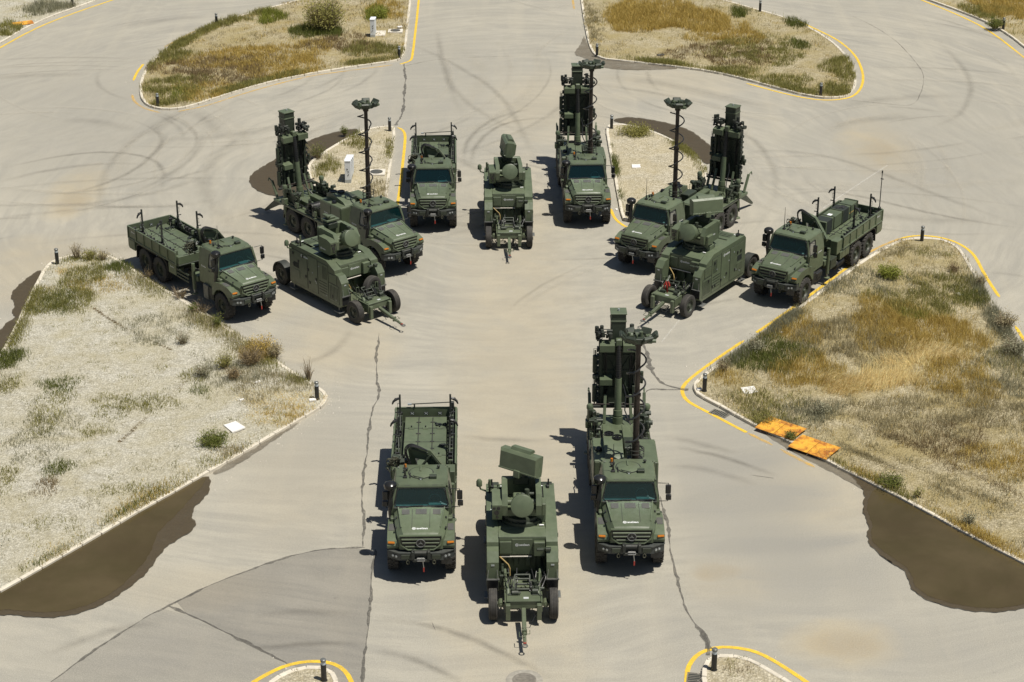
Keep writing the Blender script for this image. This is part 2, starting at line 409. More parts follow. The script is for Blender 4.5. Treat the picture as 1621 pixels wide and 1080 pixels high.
# lettering and emblem meshes
def text_mesh(body):
    cu = bpy.data.curves.new('lettering', 'FONT'); cu.body = body; cu.offset = .018; cu.resolution_u = 2
    o = bpy.data.objects.new('lettering', cu); COL.objects.link(o)
    bpy.context.view_layer.update()
    me = bpy.data.meshes.new_from_object(o.evaluated_get(bpy.context.evaluated_depsgraph_get()))
    bpy.data.objects.remove(o); return me
_t = text_mesh('aselsan'); _xs = [v.co.x for v in _t.vertices]
LM = MB()
LM.add([(v.co.x + 1.05, v.co.y, 0) for v in _t.vertices], [tuple(p.vertices) for p in _t.polygons])
def annulus(mb, c, r0, r1, n=20, z=0.0, a0=0, a1=2*math.pi):
    vs = []; full = abs(a1-a0-2*math.pi) < 1e-6; m_ = n if full else n+1
    for i in range(m_):
        a = a0+(a1-a0)*i/n
        vs += [(c[0]+math.cos(a)*r0, c[1]+math.sin(a)*r0, z), (c[0]+math.cos(a)*r1, c[1]+math.sin(a)*r1, z)]
    fs = [(2*i, 2*i+1, (2*i+3) % (2*m_), (2*i+2) % (2*m_)) for i in range(n)]
    mb.add(vs, fs)
annulus(LM, (.42, .27), .34, .46, 20)
for k in range(6):      # the round mark before the word: a ring with six petals
    a = k*math.pi/3 + .3; c = (.42+math.cos(a)*.17, .27+math.sin(a)*.17); t = .075
    LM.add([(c[0]+math.cos(a+q)*(t*2 if i % 2 == 0 else t*.9), c[1]+math.sin(a+q)*(t*2 if i % 2 == 0 else t*.9), 0) for i, q in enumerate((0, math.pi/2, math.pi, 3*math.pi/2))], [(0, 1, 2, 3)])
_w = max(v[0] for v in LM.v); _mn = min(v[0] for v in LM.v)
LM.v = [((x-(_w+_mn)/2)/(_w-_mn), (y-.25)/(_w-_mn), 0) for x, y, z in LM.v]
LETTER = LM.mesh('lettering', 'white', smooth=None)
def lettering(parent, loc, rot, width, off=.004):
    o = link('lettering', LETTER, parent, loc, rot); o.scale = (width, width, width)
    nrm = Euler(rot).to_matrix() @ Vector((0, 0, 1)); o.location = Vector(loc)+nrm*off; return o
FRONT = (R(90), 0, 0); SIDE_N = (R(90), 0, R(-90)); SIDE_P = (R(90), 0, R(90))

# ------------------------------------------------------------------ the ground, islands, kerbs, markings
g = MB(); g.add([(-2500, -400, 0), (2500, -400, 0), (2500, 2900, 0), (-2500, 2900, 0)], [(0, 1, 2, 3)])
struct(g.build('ground', 'asphalt', smooth=None), 'wide dusty grey-beige asphalt junction')

def chaikin(p, closed=True, it=1):
    for _ in range(it):
        q = []; n = len(p); rng = range(n if closed else n-1)
        if not closed: q.append(p[0])
        for i in rng:
            a, b = p[i], p[(i+1) % n]; q += [a*.75+b*.25, a*.25+b*.75]
        if not closed: q.append(p[-1])
        p = q
    return p
def resample(p, step, closed):
    pts = list(p) + ([p[0]] if closed else []); out = [pts[0]]; acc = 0.0
    for a, b in zip(pts, pts[1:]):
        L = (b-a).length
        if L < 1e-6: continue
        t = step-acc
        while t < L: out.append(a+(b-a)*(t/L)); t += step
        acc = (acc+L) % step
    if not closed: out.append(pts[-1])
    return out
def smooth_noise(i, seed, f): return math.sin(i*f+seed)*.5+math.sin(i*f*2.3+seed*1.7)*.3+math.sin(i*f*5.1+seed*2.9)*.2
def sheet(name, pts, z, mat, jit=0.0, seed=0):
    n = len(pts); q = []
    for i, p in enumerate(pts):
        a, b = pts[i-1], pts[(i+1) % n]; d = (b-a); nr = Vector((-d.y, d.x)).normalized() if d.length else Vector((0, 0))
        q.append(p + nr*jit*smooth_noise(i, seed, .9))
    m_ = MB(); m_.add([(p.x, p.y, z) for p in q], [tuple(range(n))])
    me = bpy.data.meshes.new(name); bm = bmesh.new(); vs = [bm.verts.new(v) for v in m_.v]; f = bm.faces.new(vs)
    bmesh.ops.triangulate(bm, faces=[f]); bmesh.ops.recalc_face_normals(bm, faces=bm.faces)
    for f in bm.faces:
        if f.normal.z < 0: f.normal_flip()
    bm.to_mesh(me); bm.free(); me.materials.append(M[mat]); return link(name, me)
def strip(name, pts, wd, z, mat, wvar=0.0, step=.35, seed=0, sideways=0.0, taper=False):
    p = resample(chaikin(pts, False, 2), step, False); vs = []; rnd = random.Random(seed)
    for i, c in enumerate(p):
        a = p[max(0, i-1)]; b = p[min(len(p)-1, i+1)]; d = (b-a).normalized(); nr = Vector((-d.y, d.x))
        lf = 1+min(1.0, wvar*1.6)*smooth_noise(i, seed*3.1, .35) if wvar > .3 else 1.0
        w0 = wd/2*lf*(1+wvar*(rnd.random()*2-1)); w1 = wd/2*lf*(1+wvar*(rnd.random()*2-1))
        o = nr*sideways*smooth_noise(i, seed, .22)
        if not taper and wvar and i in (0, len(p)-1): w0 = w1 = wd*.1
        vs += [(*(c+o-nr*w0), z), (*(c+o+nr*w1), z)]
    fs = [(2*i, 2*i+2, 2*i+3, 2*i+1) for i in range(len(p)-1)]; fd = None
    if taper:      # a worn film that thins out to its sides and ends
        v3 = []; fd = []; L = len(p)
        for i in range(L):
            a, b = vs[2*i], vs[2*i+1]; v3 += [a, tuple((a[k]+b[k])/2 for k in range(3)), b]; e = min(1, min(i, L-1-i)/max(1, .3*L)); fd += [0, e, 0]
        vs = v3; fs = [q for i in range(L-1) for q in ((3*i, 3*i+3, 3*i+4, 3*i+1), (3*i+1, 3*i+4, 3*i+5, 3*i+2))]
    mb = MB(); mb.add(vs, fs); me = bpy.data.meshes.new(name); me.from_pydata(mb.v, [], mb.f); me.materials.append(M[mat])
    if fd: me.attributes.new('Fade', 'FLOAT', 'POINT').data.foreach_set('value', fd)
    return struct(link(name, me))
def gps(l, h=0.0): return [gp(x, y, h) for x, y in l]

def inside(pt, poly):
    c = False; j = len(poly)-1
    for i in range(len(poly)):
        a, b = poly[i], poly[j]
        if (a.y > pt.y) != (b.y > pt.y) and pt.x < (b.x-a.x)*(pt.y-a.y)/(b.y-a.y)+a.x: c = not c
        j = i
    return c
def npin(P, poly):
    x, y = P[:, 0], P[:, 1]; c = np.zeros(len(P), bool); j = len(poly)-1
    for i in range(len(poly)):
        a, b = poly[i], poly[j]
        m_ = ((a.y > y) != (b.y > y)) & (x < (b.x-a.x)*(y-a.y)/(b.y-a.y+1e-12)+a.x); c ^= m_; j = i
    return c
def hgt(x, y):   # gentle lumps of the planted ground
    return .035*(np.sin(x*1.3+y*.7)*np.sin(y*1.1-x*.4))+.03*np.sin(x*.45+1)*np.cos(y*.38)+.012*np.sin(x*4.1)*np.sin(y*3.7)
PROJC, PROJS = math.cos(CT), math.sin(CT)
def topx(x, y, z=0.0):
    dep = y*PROJC-(z-CH)*PROJS; up = y*PROJS+(z-CH)*PROJC
    return 810.5+CF*x/dep, 540-CF*up/dep

STONE = []
for k in range(4):
    r_ = random.Random(k); mb = MB(); mb.box((0, 0, .0), (.985, .17, .32), .02)
    mb.v = [(x+r_.uniform(-.006, .006), y+r_.uniform(-.006, .006), z+r_.uniform(-.006, .006)) for x, y, z in mb.v]
    STONE.append(mb.mesh('kerbstone', 'concrete', 30))
ISL = {}
def island(key, label, px, mat, it=1):
    """raised bed of soil with its own line of kerbstones"""
    P = chaikin([gp(x, y, .08) for x, y in px], True, it)
    if sum(a.x*b.y-b.x*a.y for a, b in zip(P, P[1:]+P[:1])) < 0: P = P[::-1]
    ISL[key] = P
    inner = []
    n = len(P)
    for i in range(n):
        a, b = P[i-1], P[(i+1) % n]; d = (b-a).normalized(); inner.append(P[i]+Vector((-d.y, d.x))*.15)
    inner = resample(inner, .5, True)
    xs = [p.x for p in inner]; ys = [p.y for p in inner]; rnd = random.Random(len(px))
    pts = list(inner); sp = .55; nb = len(inner)
    gx = np.arange(min(xs), max(xs), sp); gy = np.arange(min(ys), max(ys), sp)
    G = np.array([(x+rnd.uniform(-.2, .2), y+rnd.uniform(-.2, .2)) for x in gx for y in gy])
    G = G[npin(G, inner)]
    B = np.array([(p.x, p.y) for p in inner])
    keep = np.array([((B-q)**2).sum(1).min() > .09 for q in G]) if len(G) else []
    pts += [Vector(q) for q in G[keep]] if len(G) else []
    vo, eo, fo, *_ = delaunay_2d_cdt(pts, [(i, (i+1) % nb) for i in range(nb)], [], 1, 1e-5)
    V3 = []
    for i, v in enumerate(vo):
        d = math.sqrt(((B-np.array((v.x, v.y)))**2).sum(1).min()); k = min(1, d/1.2)
        V3.append((v.x, v.y, .105+k*(.05+float(hgt(v.x, v.y)))))
    me = bpy.data.meshes.new('gravel_bed'); me.from_pydata(V3, [], fo); me.materials.append(M[mat])
    me.polygons.foreach_set('use_smooth', [True]*len(me.polygons))
    bed = struct(link('gravel_bed', me), label)
    # kerbstones
    mid = []
    for i in range(n):
        a, b = P[i-1], P[(i+1) % n]; d = (b-a).normalized(); mid.append(P[i]+Vector((-d.y, d.x))*.078)
    fine = resample(mid, .05, True); m_ = len(fine); i = 0
    while i < m_:
        d0 = (fine[(i+6) % m_]-fine[i]); d1 = (fine[(i+18) % m_]-fine[(i+12) % m_])
        L = 20 if d0.angle(d1, 0) < .12 else 10
        a, b = fine[i % m_], fine[(i+L) % m_]
        i += L
        c = (a+b)/2; u, v = topx(c.x, c.y)
        if not (-60 < u < 1690 and -60 < v < 1150): continue
        d = b-a
        o = link('kerbstone', STONE[rnd.randrange(4)], bed, (c.x, c.y, -.02+rnd.uniform(-.006, .006)), (rnd.uniform(-.012, .012), 0, math.atan2(d.y, d.x)+rnd.uniform(-.012, .012)))
        o.scale = (d.length*rnd.uniform(.975, .99), 1, 1)
    return bed

PX = {}
PX['L'] = [(0, 562), (24, 517), (46, 469), (62, 439), (71, 423), (82, 414), (97, 408), (118, 404), (139, 402.5), (160, 403), (175, 406), (190, 413), (213, 428), (237, 444), (259, 458), (288, 474), (317, 494), (340, 509), (364, 521), (386, 537), (418, 557), (445, 576), (467, 591), (491, 606), (507, 615), (517, 623), (520, 630), (516, 638), (505, 648), (478, 663), (444, 683), (384, 719), (320, 754), (278, 779), (233, 803), (168, 842), (74, 896), (0, 938), (-110, 1000), (-230, 960), (-150, 770), (-60, 660)]
PX['R'] = [(1097, 613), (1100, 622), (1110, 629), (1142, 645), (1168, 660), (1194, 674), (1243, 697), (1302, 727), (1320, 737), (1392, 772), (1455, 805), (1537, 850), (1621, 893), (1740, 955), (1850, 900), (1760, 780), (1690, 680), (1640, 597), (1617, 556), (1605, 535), (1580, 495), (1562, 466), (1546, 437), (1534, 416), (1522, 396), (1507, 385), (1487, 378.5), (1460, 377), (1438, 378), (1420, 382.5), (1401, 392), (1365, 413), (1310, 454), (1265, 486), (1232, 512), (1196, 538), (1160, 562), (1125, 585), (1107, 598), (1099, 605)]
PX['TL'] = [(651, 0), (646, 46), (643, 76), (639, 90), (628, 97), (566, 105), (503, 115), (445, 126), (398, 138), (336, 157), (302, 169), (268, 174), (243, 171), (228, 164), (221, 151), (221, 130), (231, 107), (252, 86), (294, 58.5), (344, 35.5), (419, 14.5), (474, 0), (560, -22), (655, -45)]
PX['TR'] = [(919, 0), (926, 46), (934, 80), (948, 93), (994, 97.5), (1063, 105), (1131, 114), (1177, 125), (1227, 139), (1278, 152), (1314, 156), (1342, 153), (1354, 142), (1356, 126), (1350, 102), (1330, 75), (1291, 48), (1259, 33), (1209, 18), (1145, 0), (1060, -22), (915, -45)]
PX['CL'] = [(627, 203), (623, 238), (616, 285), (613, 318), (606, 348), (585, 352), (545, 335), (508, 308), (489, 285), (485, 266), (493, 254), (517, 238), (545, 221), (576, 206), (598, 201.5), (618, 199.5)]
PX['CR'] = [(958, 201), (964, 238), (971, 275), (978, 316), (984, 345), (989, 350), (1030, 346), (1085, 322), (1118, 293), (1121, 272), (1111, 257), (1095, 241), (1074, 227), (1048, 214), (1020, 203.5), (990, 197), (968, 197)]
PX['BL'] = [(424, 1080), (451, 1064), (478, 1056), (505, 1055), (524, 1060), (533, 1070), (536, 1082), (530, 1115), (480, 1130), (400, 1110)]
PX['BR'] = [(1111, 1080), (1110, 1060), (1119, 1042), (1144, 1035), (1180, 1041), (1211, 1055), (1251, 1080), (1290, 1108), (1200, 1130), (1118, 1115)]
PX['KL'] = [(155, 0), (126, 10.5), (84, 25), (42, 44), (0, 69), (-80, 110), (-110, 40), (0, -30), (190, -18)]
PX['KR'] = [(1470, 0), (1520, 18), (1566, 36.5), (1602, 59), (1621, 75), (1690, 125), (1720, 30), (1600, -30), (1420, -18)]
island('L', 'pale gravel bed with sparse weeds, left of the parked vehicles', PX['L'], 'gravel_pale')
island('R', 'overgrown bed of dry grass right of the parked vehicles', PX['R'], 'gravel_tan')
island('TL', 'bed of dry grass at the far left of the road', PX['TL'], 'gravel_tan')
island('TR', 'bed of golden grass at the far right of the road', PX['TR'], 'gravel_tan')
island('CL', 'small gravel island with the white cabinets', PX['CL'], 'gravel_warm')
island('CR', 'small bare gravel island with one grey-green bush', PX['CR'], 'gravel_warm')
island('BL', 'tip of a small gravel island at the bottom, left', PX['BL'], 'gravel_warm')
island('BR', 'tip of a small gravel island at the bottom, right', PX['BR'], 'gravel_warm')
island('KL', 'grassy verge in the far left corner', PX['KL'], 'gravel_pale')
island('KR', 'grassy verge in the far right corner', PX['KR'], 'gravel_tan')

# asphalt patches
struct(sheet('asphalt_patch', chaikin(gps([(268, 959), (314, 934), (367, 913), (421, 894), (478, 876), (512, 869), (574, 867), (592, 880), (589, 916), (585, 955), (579, 1023), (573, 1090), (560, 1150), (500, 1150), (540, 1090), (459, 1051), (421, 1033), (382, 1014)]), True, 1), .004, 'asphalt_b'), 'darker grey asphalt patch')
struct(sheet('asphalt_patch', chaikin(gps([(268, 960), (382, 1015), (421, 1034), (459, 1052), (440, 1150), (0, 1150), (88, 1073), (126, 1045), (184, 1008), (230, 978)]), True, 1), .004, 'asphalt_c'), 'slightly greyer asphalt patch')

# puddles: wet margin, then the water
def puddle(label, px, wetpx=None, seed=1):
    if wetpx: struct(sheet('wet_margin', resample(chaikin(gps(wetpx), True, 2), .12, True), .046, 'wet', .05, seed+3), 'wet silty margin of '+label)
    struct(sheet('puddle', resample(chaikin(gps(px), True, 2), .12, True), .050, 'puddle', .03, seed), label)
puddle('brown puddle along the left gravel bed', [(330, 752), (322, 770), (306, 786), (284, 812), (256, 838), (247, 850), (243, 866), (232, 888), (214, 908), (190, 932), (158, 952), (115, 968), (70, 972), (30, 968), (0, 966), (-110, 990), (-120, 1000), (0, 936), (74, 893), (168, 838), (233, 800), (278, 775)],
       [(330, 752), (334, 764), (331, 782), (318, 795), (306, 806), (304, 822), (313, 832), (300, 845), (280, 856), (262, 868), (248, 886), (236, 905), (216, 923), (186, 945), (160, 960), (115, 976), (70, 980), (30, 976), (0, 973), (-110, 1000), (-120, 1002), (0, 936), (74, 893), (168, 838), (233, 800), (278, 775)], 2)
puddle('brown puddle along the right overgrown bed', [(1376, 786), (1372, 802), (1374, 816), (1382, 832), (1378, 847), (1381, 860), (1396, 873), (1417, 888), (1434, 899), (1444, 912), (1446, 926), (1457, 938), (1476, 948), (1506, 957), (1540, 963), (1573, 965), (1604, 962), (1621, 957), (1700, 945), (1740, 950), (1621, 890), (1537, 847), (1455, 802), (1392, 769)],
       [(1370, 780), (1366, 800), (1367, 816), (1376, 833), (1372, 848), (1375, 862), (1390, 877), (1411, 892), (1428, 902), (1437, 913), (1439, 927), (1450, 941), (1469, 952), (1500, 962), (1537, 969), (1573, 971), (1604, 968), (1621, 963), (1700, 950), (1740, 952), (1621, 890), (1537, 847), (1455, 802), (1392, 769), (1340, 745), (1345, 752)], 5)
struct(sheet('wet_margin', resample(chaikin(gps([(575, 203), (537, 208), (495, 220), (461, 239), (420, 262), (399, 275), (393, 287), (402, 300), (424, 310), (470, 316), (500, 300), (492, 255), (517, 240), (545, 223)]), True, 2), .12, True), .046, 'wet', .05, 7), 'damp brown patch beside the cabinet island')
struct(sheet('wet_margin', resample(chaikin(gps([(967, 191), (990, 186), (1017, 188), (1063, 196.5), (1095, 208), (1109, 219), (1129, 235), (1132, 249), (1121, 264), (1108, 252), (1074, 224), (1020, 201), (980, 195)]), True, 2), .12, True), .046, 'wet', .05, 8), 'damp brown patch beside the bare gravel island')
struct(sheet('wet_margin', resample(chaikin(gps([(68, 427), (54, 433), (40, 444), (28, 454), (18, 465), (18, 475), (25, 482), (17, 499), (28, 502), (11, 511), (0, 525), (-20, 545), (-20, 590), (2, 562), (24, 520), (46, 472), (62, 442)]), True, 2), .12, True), .046, 'wet', .05, 9), 'damp brown patch at the left frame edge')
struct(sheet('wet_margin', resample(chaikin(gps([(924, 57), (919, 72), (906, 87), (928, 93), (950, 108), (994, 112), (1063, 110.5), (1080, 108), (994, 97), (948, 92), (935, 82), (926, 60)]), True, 2), .12, True), .043, 'dustfilm', .05, 10), 'damp dark strip along the far right bed')
struct(sheet('wet_margin', resample(chaikin(gps([(1194, 676), (1243, 699), (1302, 730), (1392, 775), (1372, 780), (1330, 755), (1290, 735), (1240, 708)]), True, 2), .15, True), .042, 'dustfilm', .04, 11), 'silt along the right kerb')
struct(sheet('wet_margin', resample(chaikin(gps([(330, 752), (384, 722), (444, 686), (478, 666), (470, 674), (445, 690), (400, 722), (350, 752)]), True, 2), .15, True), .042, 'dustfilm', .04, 12), 'silt along the left kerb')

# yellow edge lines
YL = [([(1209, 520), (1197, 527)], 0), ([(1178, 539), (1152, 556.5), (1121, 578), (1097, 596), (1083, 609), (1078.5, 620), (1086, 634), (1101, 643), (1127, 656), (1152, 669.5), (1182, 685)], 0), ([(1182, 685), (1203, 695), (1223, 705)], 1), ([(1235, 711), (1260, 725), (1290, 740)], 1),
      ([(1197, 527), (1227, 507), (1260, 484), (1290, 462), (1338, 426), (1358, 411)], 0), ([(1358, 411), (1385, 394), (1424, 378)], 1), ([(1424, 378), (1442, 374), (1460, 373), (1487, 375.5), (1513, 383), (1535, 396), (1546, 410), (1556, 430), (1568, 450), (1582, 471)], 0), ([(1607, 516), (1621, 539), (1640, 570)], 0),
      ([(664, -10), (659, 38), (653, 90), (650, 97), (633, 102)], 0), ([(622, 103), (545, 113), (487, 121), (428, 136), (377, 151), (327, 168), (281, 177)], 1), ([(254, 179), (227, 172), (212, 161), (209, 150)], 1), ([(211, 128), (217, 114), (227, 102)], 0), ([(260, 75), (298, 54.5), (310, 49)], 1), ([(394, 21), (419, 13)], 1),
      ([(-30, 92), (0, 76), (50, 48), (105, 25), (185, -2)], 0),
      ([(1181, 132), (1246, 150), (1291, 158.5), (1323, 159), (1351, 154), (1365, 138), (1367, 117), (1356, 89), (1328, 64), (1291, 46), (1262, 33)], 0), ([(906, -5), (909, 15)], 1),
      ([(1448, -4), (1520, 25), (1566, 48), (1621, 91), (1650, 115)], 0),
      ([(629, 202), (637, 205), (642, 214), (640, 236), (635, 285), (630, 319), (626, 345)], 0), ([(966, 330), (973, 347), (986, 357), (992, 360)], 0),
      ([(392, 1086), (432, 1062), (466, 1050), (497, 1046.5), (528, 1050), (547, 1062), (557, 1080), (560, 1095)], 0),
      ([(1088, 1095), (1087, 1075), (1089, 1055), (1104, 1035), (1131, 1025.5), (1157, 1024), (1197, 1031), (1237, 1053), (1285, 1086)], 0)]
for i, (l, faint) in enumerate(YL):
    strip('yellow_line', gps(l), .17, .009 + .0002*i, 'yellow_faint' if faint else 'yellow', .06, .3, i, .006)
strip('white_line', gps([(1047, 542), (1077, 505)]), .07, .008, 'white_faint', .1, .4, 3)
strip('white_line', gps([(1205, 405), (1290, 338), (1383, 276), (1405, 262)]), .09, .008, 'white_faint', .1, .4, 4)

# sealed cracks and joints in the asphalt
CR = [([(600, 528), (597, 560), (595, 600), (601, 624), (590, 650), (584, 680), (580, 715), (576, 750), (573, 790), (576, 830), (574, 866)], .14), ([(594, 870), (589, 916), (585, 955), (579, 1023), (573, 1095)], .13),
      ([(80, 1080), (126, 1045), (184, 1008), (230, 978), (268, 959), (314, 934), (367, 913), (421, 893.5), (478, 876), (512, 869), (543, 867.5), (578, 867)], .13), ([(268, 959), (325, 986), (382, 1014), (421, 1033), (462, 1053)], .15),
      ([(1019, 545), (1027, 572), (1031, 588), (1043, 603), (1057, 611), (1090, 618)], .28), ([(1023, 622), (1029, 616), (1052, 618), (1078, 617)], .18), ([(1044, 786), (1052, 812), (1061, 842), (1061, 872), (1065, 893), (1073, 921), (1078, 940), (1086, 967), (1108, 995), (1120, 1015), (1120, 1038)], .15),
      ([(1112, 1000), (1119, 1014), (1121, 1028)], .38), ([(640, 101), (642, 130), (638, 180), (627, 199)], .22)]
for i, (l, wd) in enumerate(CR): strip('tar_seam', gps(l), wd*.62, .012+.0003*i, 'tar', .55, .22, 40+i, .045)
TH = [[(1350, 26), (1383, 41), (1424, 68.5), (1451, 100), (1463, 119), (1461, 142), (1447, 169), (1406, 165), (1346, 159)], [(1188, 752), (1225, 757)], [(685, 985), (690, 998)], [(640, 105), (700, 92), (860, 88)]]
for i, l in enumerate(TH): strip('hairline_crack', gps(l), .035, .013+.0003*i, 'tar_thin', .5, .3, 60+i, .03)

# tyre tracks: pairs of faint dark arcs
TR = [([(0, 268), (84, 248), (168, 239), (235, 248), (262, 270), (255, 300)], 0), ([(-10, 290), (80, 268), (170, 258), (240, 262)], 1), ([(265, 205), (262, 225), (225, 262), (170, 292), (90, 312)], 0), ([(322, 208), (318, 235), (275, 275), (205, 310)], 1), ([(733, 260), (737, 228), (762, 198), (798, 182), (850, 170)], 0), ([(745, 262), (752, 232), (775, 206), (815, 190), (880, 186)], 0),
      ([(589, 979), (650, 985), (724, 1002), (758, 1015), (815, 1042), (878, 1078)], 0), ([(589, 1030), (640, 1038), (690, 1056), (730, 1080)], 0), ([(1060, 705), (1146, 722), (1232, 756)], 0), ([(1045, 735), (1120, 742), (1200, 770)], 1), ([(380, 1030), (430, 1025), (520, 1018), (578, 1022)], 0), ([(400, 975), (480, 968), (575, 975)], 1),
      ([(1480, 60), (1540, 120), (1530, 180), (1470, 205)], 1), ([(1150, 250), (1220, 235), (1330, 250), (1460, 300), (1621, 360)], 1), ([(1240, 310), (1310, 300), (1400, 320), (1500, 345), (1621, 362)], 0), ([(1030, 180), (1130, 190), (1205, 225), (1235, 290), (1215, 330)], 1), ([(620, 60), (700, 90), (800, 150), (850, 260)], 1), ([(690, 40), (705, 120), (730, 180)], 1),
      ([(20, 330), (100, 322), (250, 330), (340, 318)], 1), ([(100, 480), (60, 520)], 1), ([(560, 520), (530, 560), (470, 580)], 1), ([(880, 700), (760, 695), (720, 690)], 1), ([(1045, 690), (1100, 700), (1170, 720)], 1), ([(60, 1040), (170, 1000), (260, 985)], 1)]
for i, (l, k) in enumerate(TR): strip('tyre_track', gps(l), .62 if k else .46, .0172+.0002*i, 'skid_soft' if k else 'skid', .12, .4, 90+i, .06, True)

M['scuff'] = worn_mat('dark_scuff_film', (.18, .168, .142), (.0, .26), .9, .5, .22, True)
M['scuff_pale'] = worn_mat('pale_dust_streak', (.52, .485, .40), (.0, .36), .9, .5, .2, True)
def scuffs():
    rn = random.Random(31); n = 0
    cen = [(gp(330, 110), 6, 30), (gp(1270, 110), 6, 30), (gp(150, 640), 14, 30), (gp(1480, 640), 14, 32), (gp(810, 260), 8, 26), (gp(60, 240), 6, 18), (gp(1500, 250), 6, 20), (gp(300, 1250), 10, 26), (gp(1330, 1250), 10, 26)]
    polys = list(ISL.values())
    while n < 170:
        c, r0, r1 = cen[rn.randrange(len(cen))]; r_ = rn.uniform(r0, r1); a0 = rn.uniform(0, 2*math.pi); da = rn.uniform(.35, 1.3); dr = rn.uniform(-2, 2)
        mat = 'scuff' if rn.random() < .62 else 'scuff_pale'
        for off in ((0, 2.05) if rn.random() < .4 else (0,)):
            run = []
            for k in range(40):
                t = k/39; a = a0+da*t; rad = r_+off+dr*t; p = c+Vector((math.cos(a), math.sin(a)))*rad; u, v_ = topx(p.x, p.y)
                ok = v_ < 500 and -60 < u < 1680 and -60 < v_ < 1130 and not any(inside(p, q) for q in polys)
                if ok: run.append(p)
                elif len(run) > 6: break
                else: run = []
            if len(run) > 8:
                strip('tyre_track', run[1:-1], rn.choice((.3, .35, .5, .5, .7, 1.4)), max(.0240, .0240+.0001*n), mat, .1, .45, n, .05, True); n += 1
scuffs()

# ------------------------------------------------------------------ vehicles: shared pieces
# local frame of every vehicle: front towards -Y, origin on the ground under the front axle
def tyre_mesh(rad, wd, lugs, name='tyre'):
    mb = MB(); h = wd/2; ri = rad*.56
    if lugs:
        prof = [(-h*.82, ri), (-h, ri+.05), (-h, rad*.86), (-h*.9, rad*.95), (-h*.7, rad*.968), (h*.7, rad*.968), (h*.9, rad*.95), (h, rad*.86), (h, ri+.05), (h*.82, ri)]
    else:
        prof = [(-h*.8, ri), (-h, ri+.06), (-h, rad*.84), (-h*.92, rad*.95), (-h*.78, rad*.99)]
        for k in range(4):
            c = (-.54+.36*k)*h; prof += [(c-.05*h, rad), (c-.05*h, rad*.965), (c+.05*h, rad*.965), (c+.05*h, rad)]
        prof += [(h*.78, rad*.99), (h*.92, rad*.95), (h, rad*.84), (h, ri+.06), (h*.8, ri)]
    mb.lathe(prof+[prof[0]], n=40)
    if lugs:
        n = 22
        for i in range(n):
            a = 2*math.pi*i/n
            for sgn, off in ((-1, 0), (1, .5)):
                t = a+off*2*math.pi/n; q = Euler((t, 0, 0)).to_matrix()
                mb.box(q @ Vector((sgn*h*.62, 0, rad*.975)), (h*.66, .085, rad*.075), .008, q @ Euler((0, 0, sgn*.35)).to_matrix())
                mb.box(q @ Vector((sgn*h*.16, .06, rad*.975)), (h*.30, .075, rad*.06), .006, q)
    return mb.mesh(name, 'rubber', 30)
def rim_mesh(rad, wd, holes):
    mb = MB(); h = wd/2; ri = rad*.57
    mb.lathe([(-h*.8, ri), (h*.86, ri), (h*.86, ri*.93), (h*.45, ri*.86), (h*.38, ri*.55), (h*.55, ri*.48), (h*.58, ri*.30), (h*.95, ri*.26), (h*.98, 0.0)], n=28)
    mb.lathe([(-h*.8, ri), (-h*.8, 0.0)], n=28)
    for i in range(10):
        a = 2*math.pi*i/10; mb.cyl((h*.5, math.cos(a)*ri*.40, math.sin(a)*ri*.40), (h*.66, math.cos(a)*ri*.40, math.sin(a)*ri*.40), .022, n=6)
    for i in range(holes):
        a = 2*math.pi*(i+.5)/holes; mb.cyl((h*.38, math.cos(a)*ri*.7, math.sin(a)*ri*.7), (h*.44, math.cos(a)*ri*.7, math.sin(a)*ri*.7), .05, n=8, mi=1)
    return mb.mesh('wheel', ['paint_dark', 'black'], 35)
TY_T = tyre_mesh(.65, .40, True); RIM_T = rim_mesh(.65, .40, 0)
TY_C = tyre_mesh(.55, .31, False); RIM_C = rim_mesh(.55, .31, 8)
def wheel(root, x, y, rad, rim, ty, seed=0):
    o = link('wheel', rim, root, (x, y, rad), (0, 0, 0 if x > 0 else math.pi))
    link('tyre', ty, o, (0, 0, 0), (seed*1.3, 0, 0)); return o

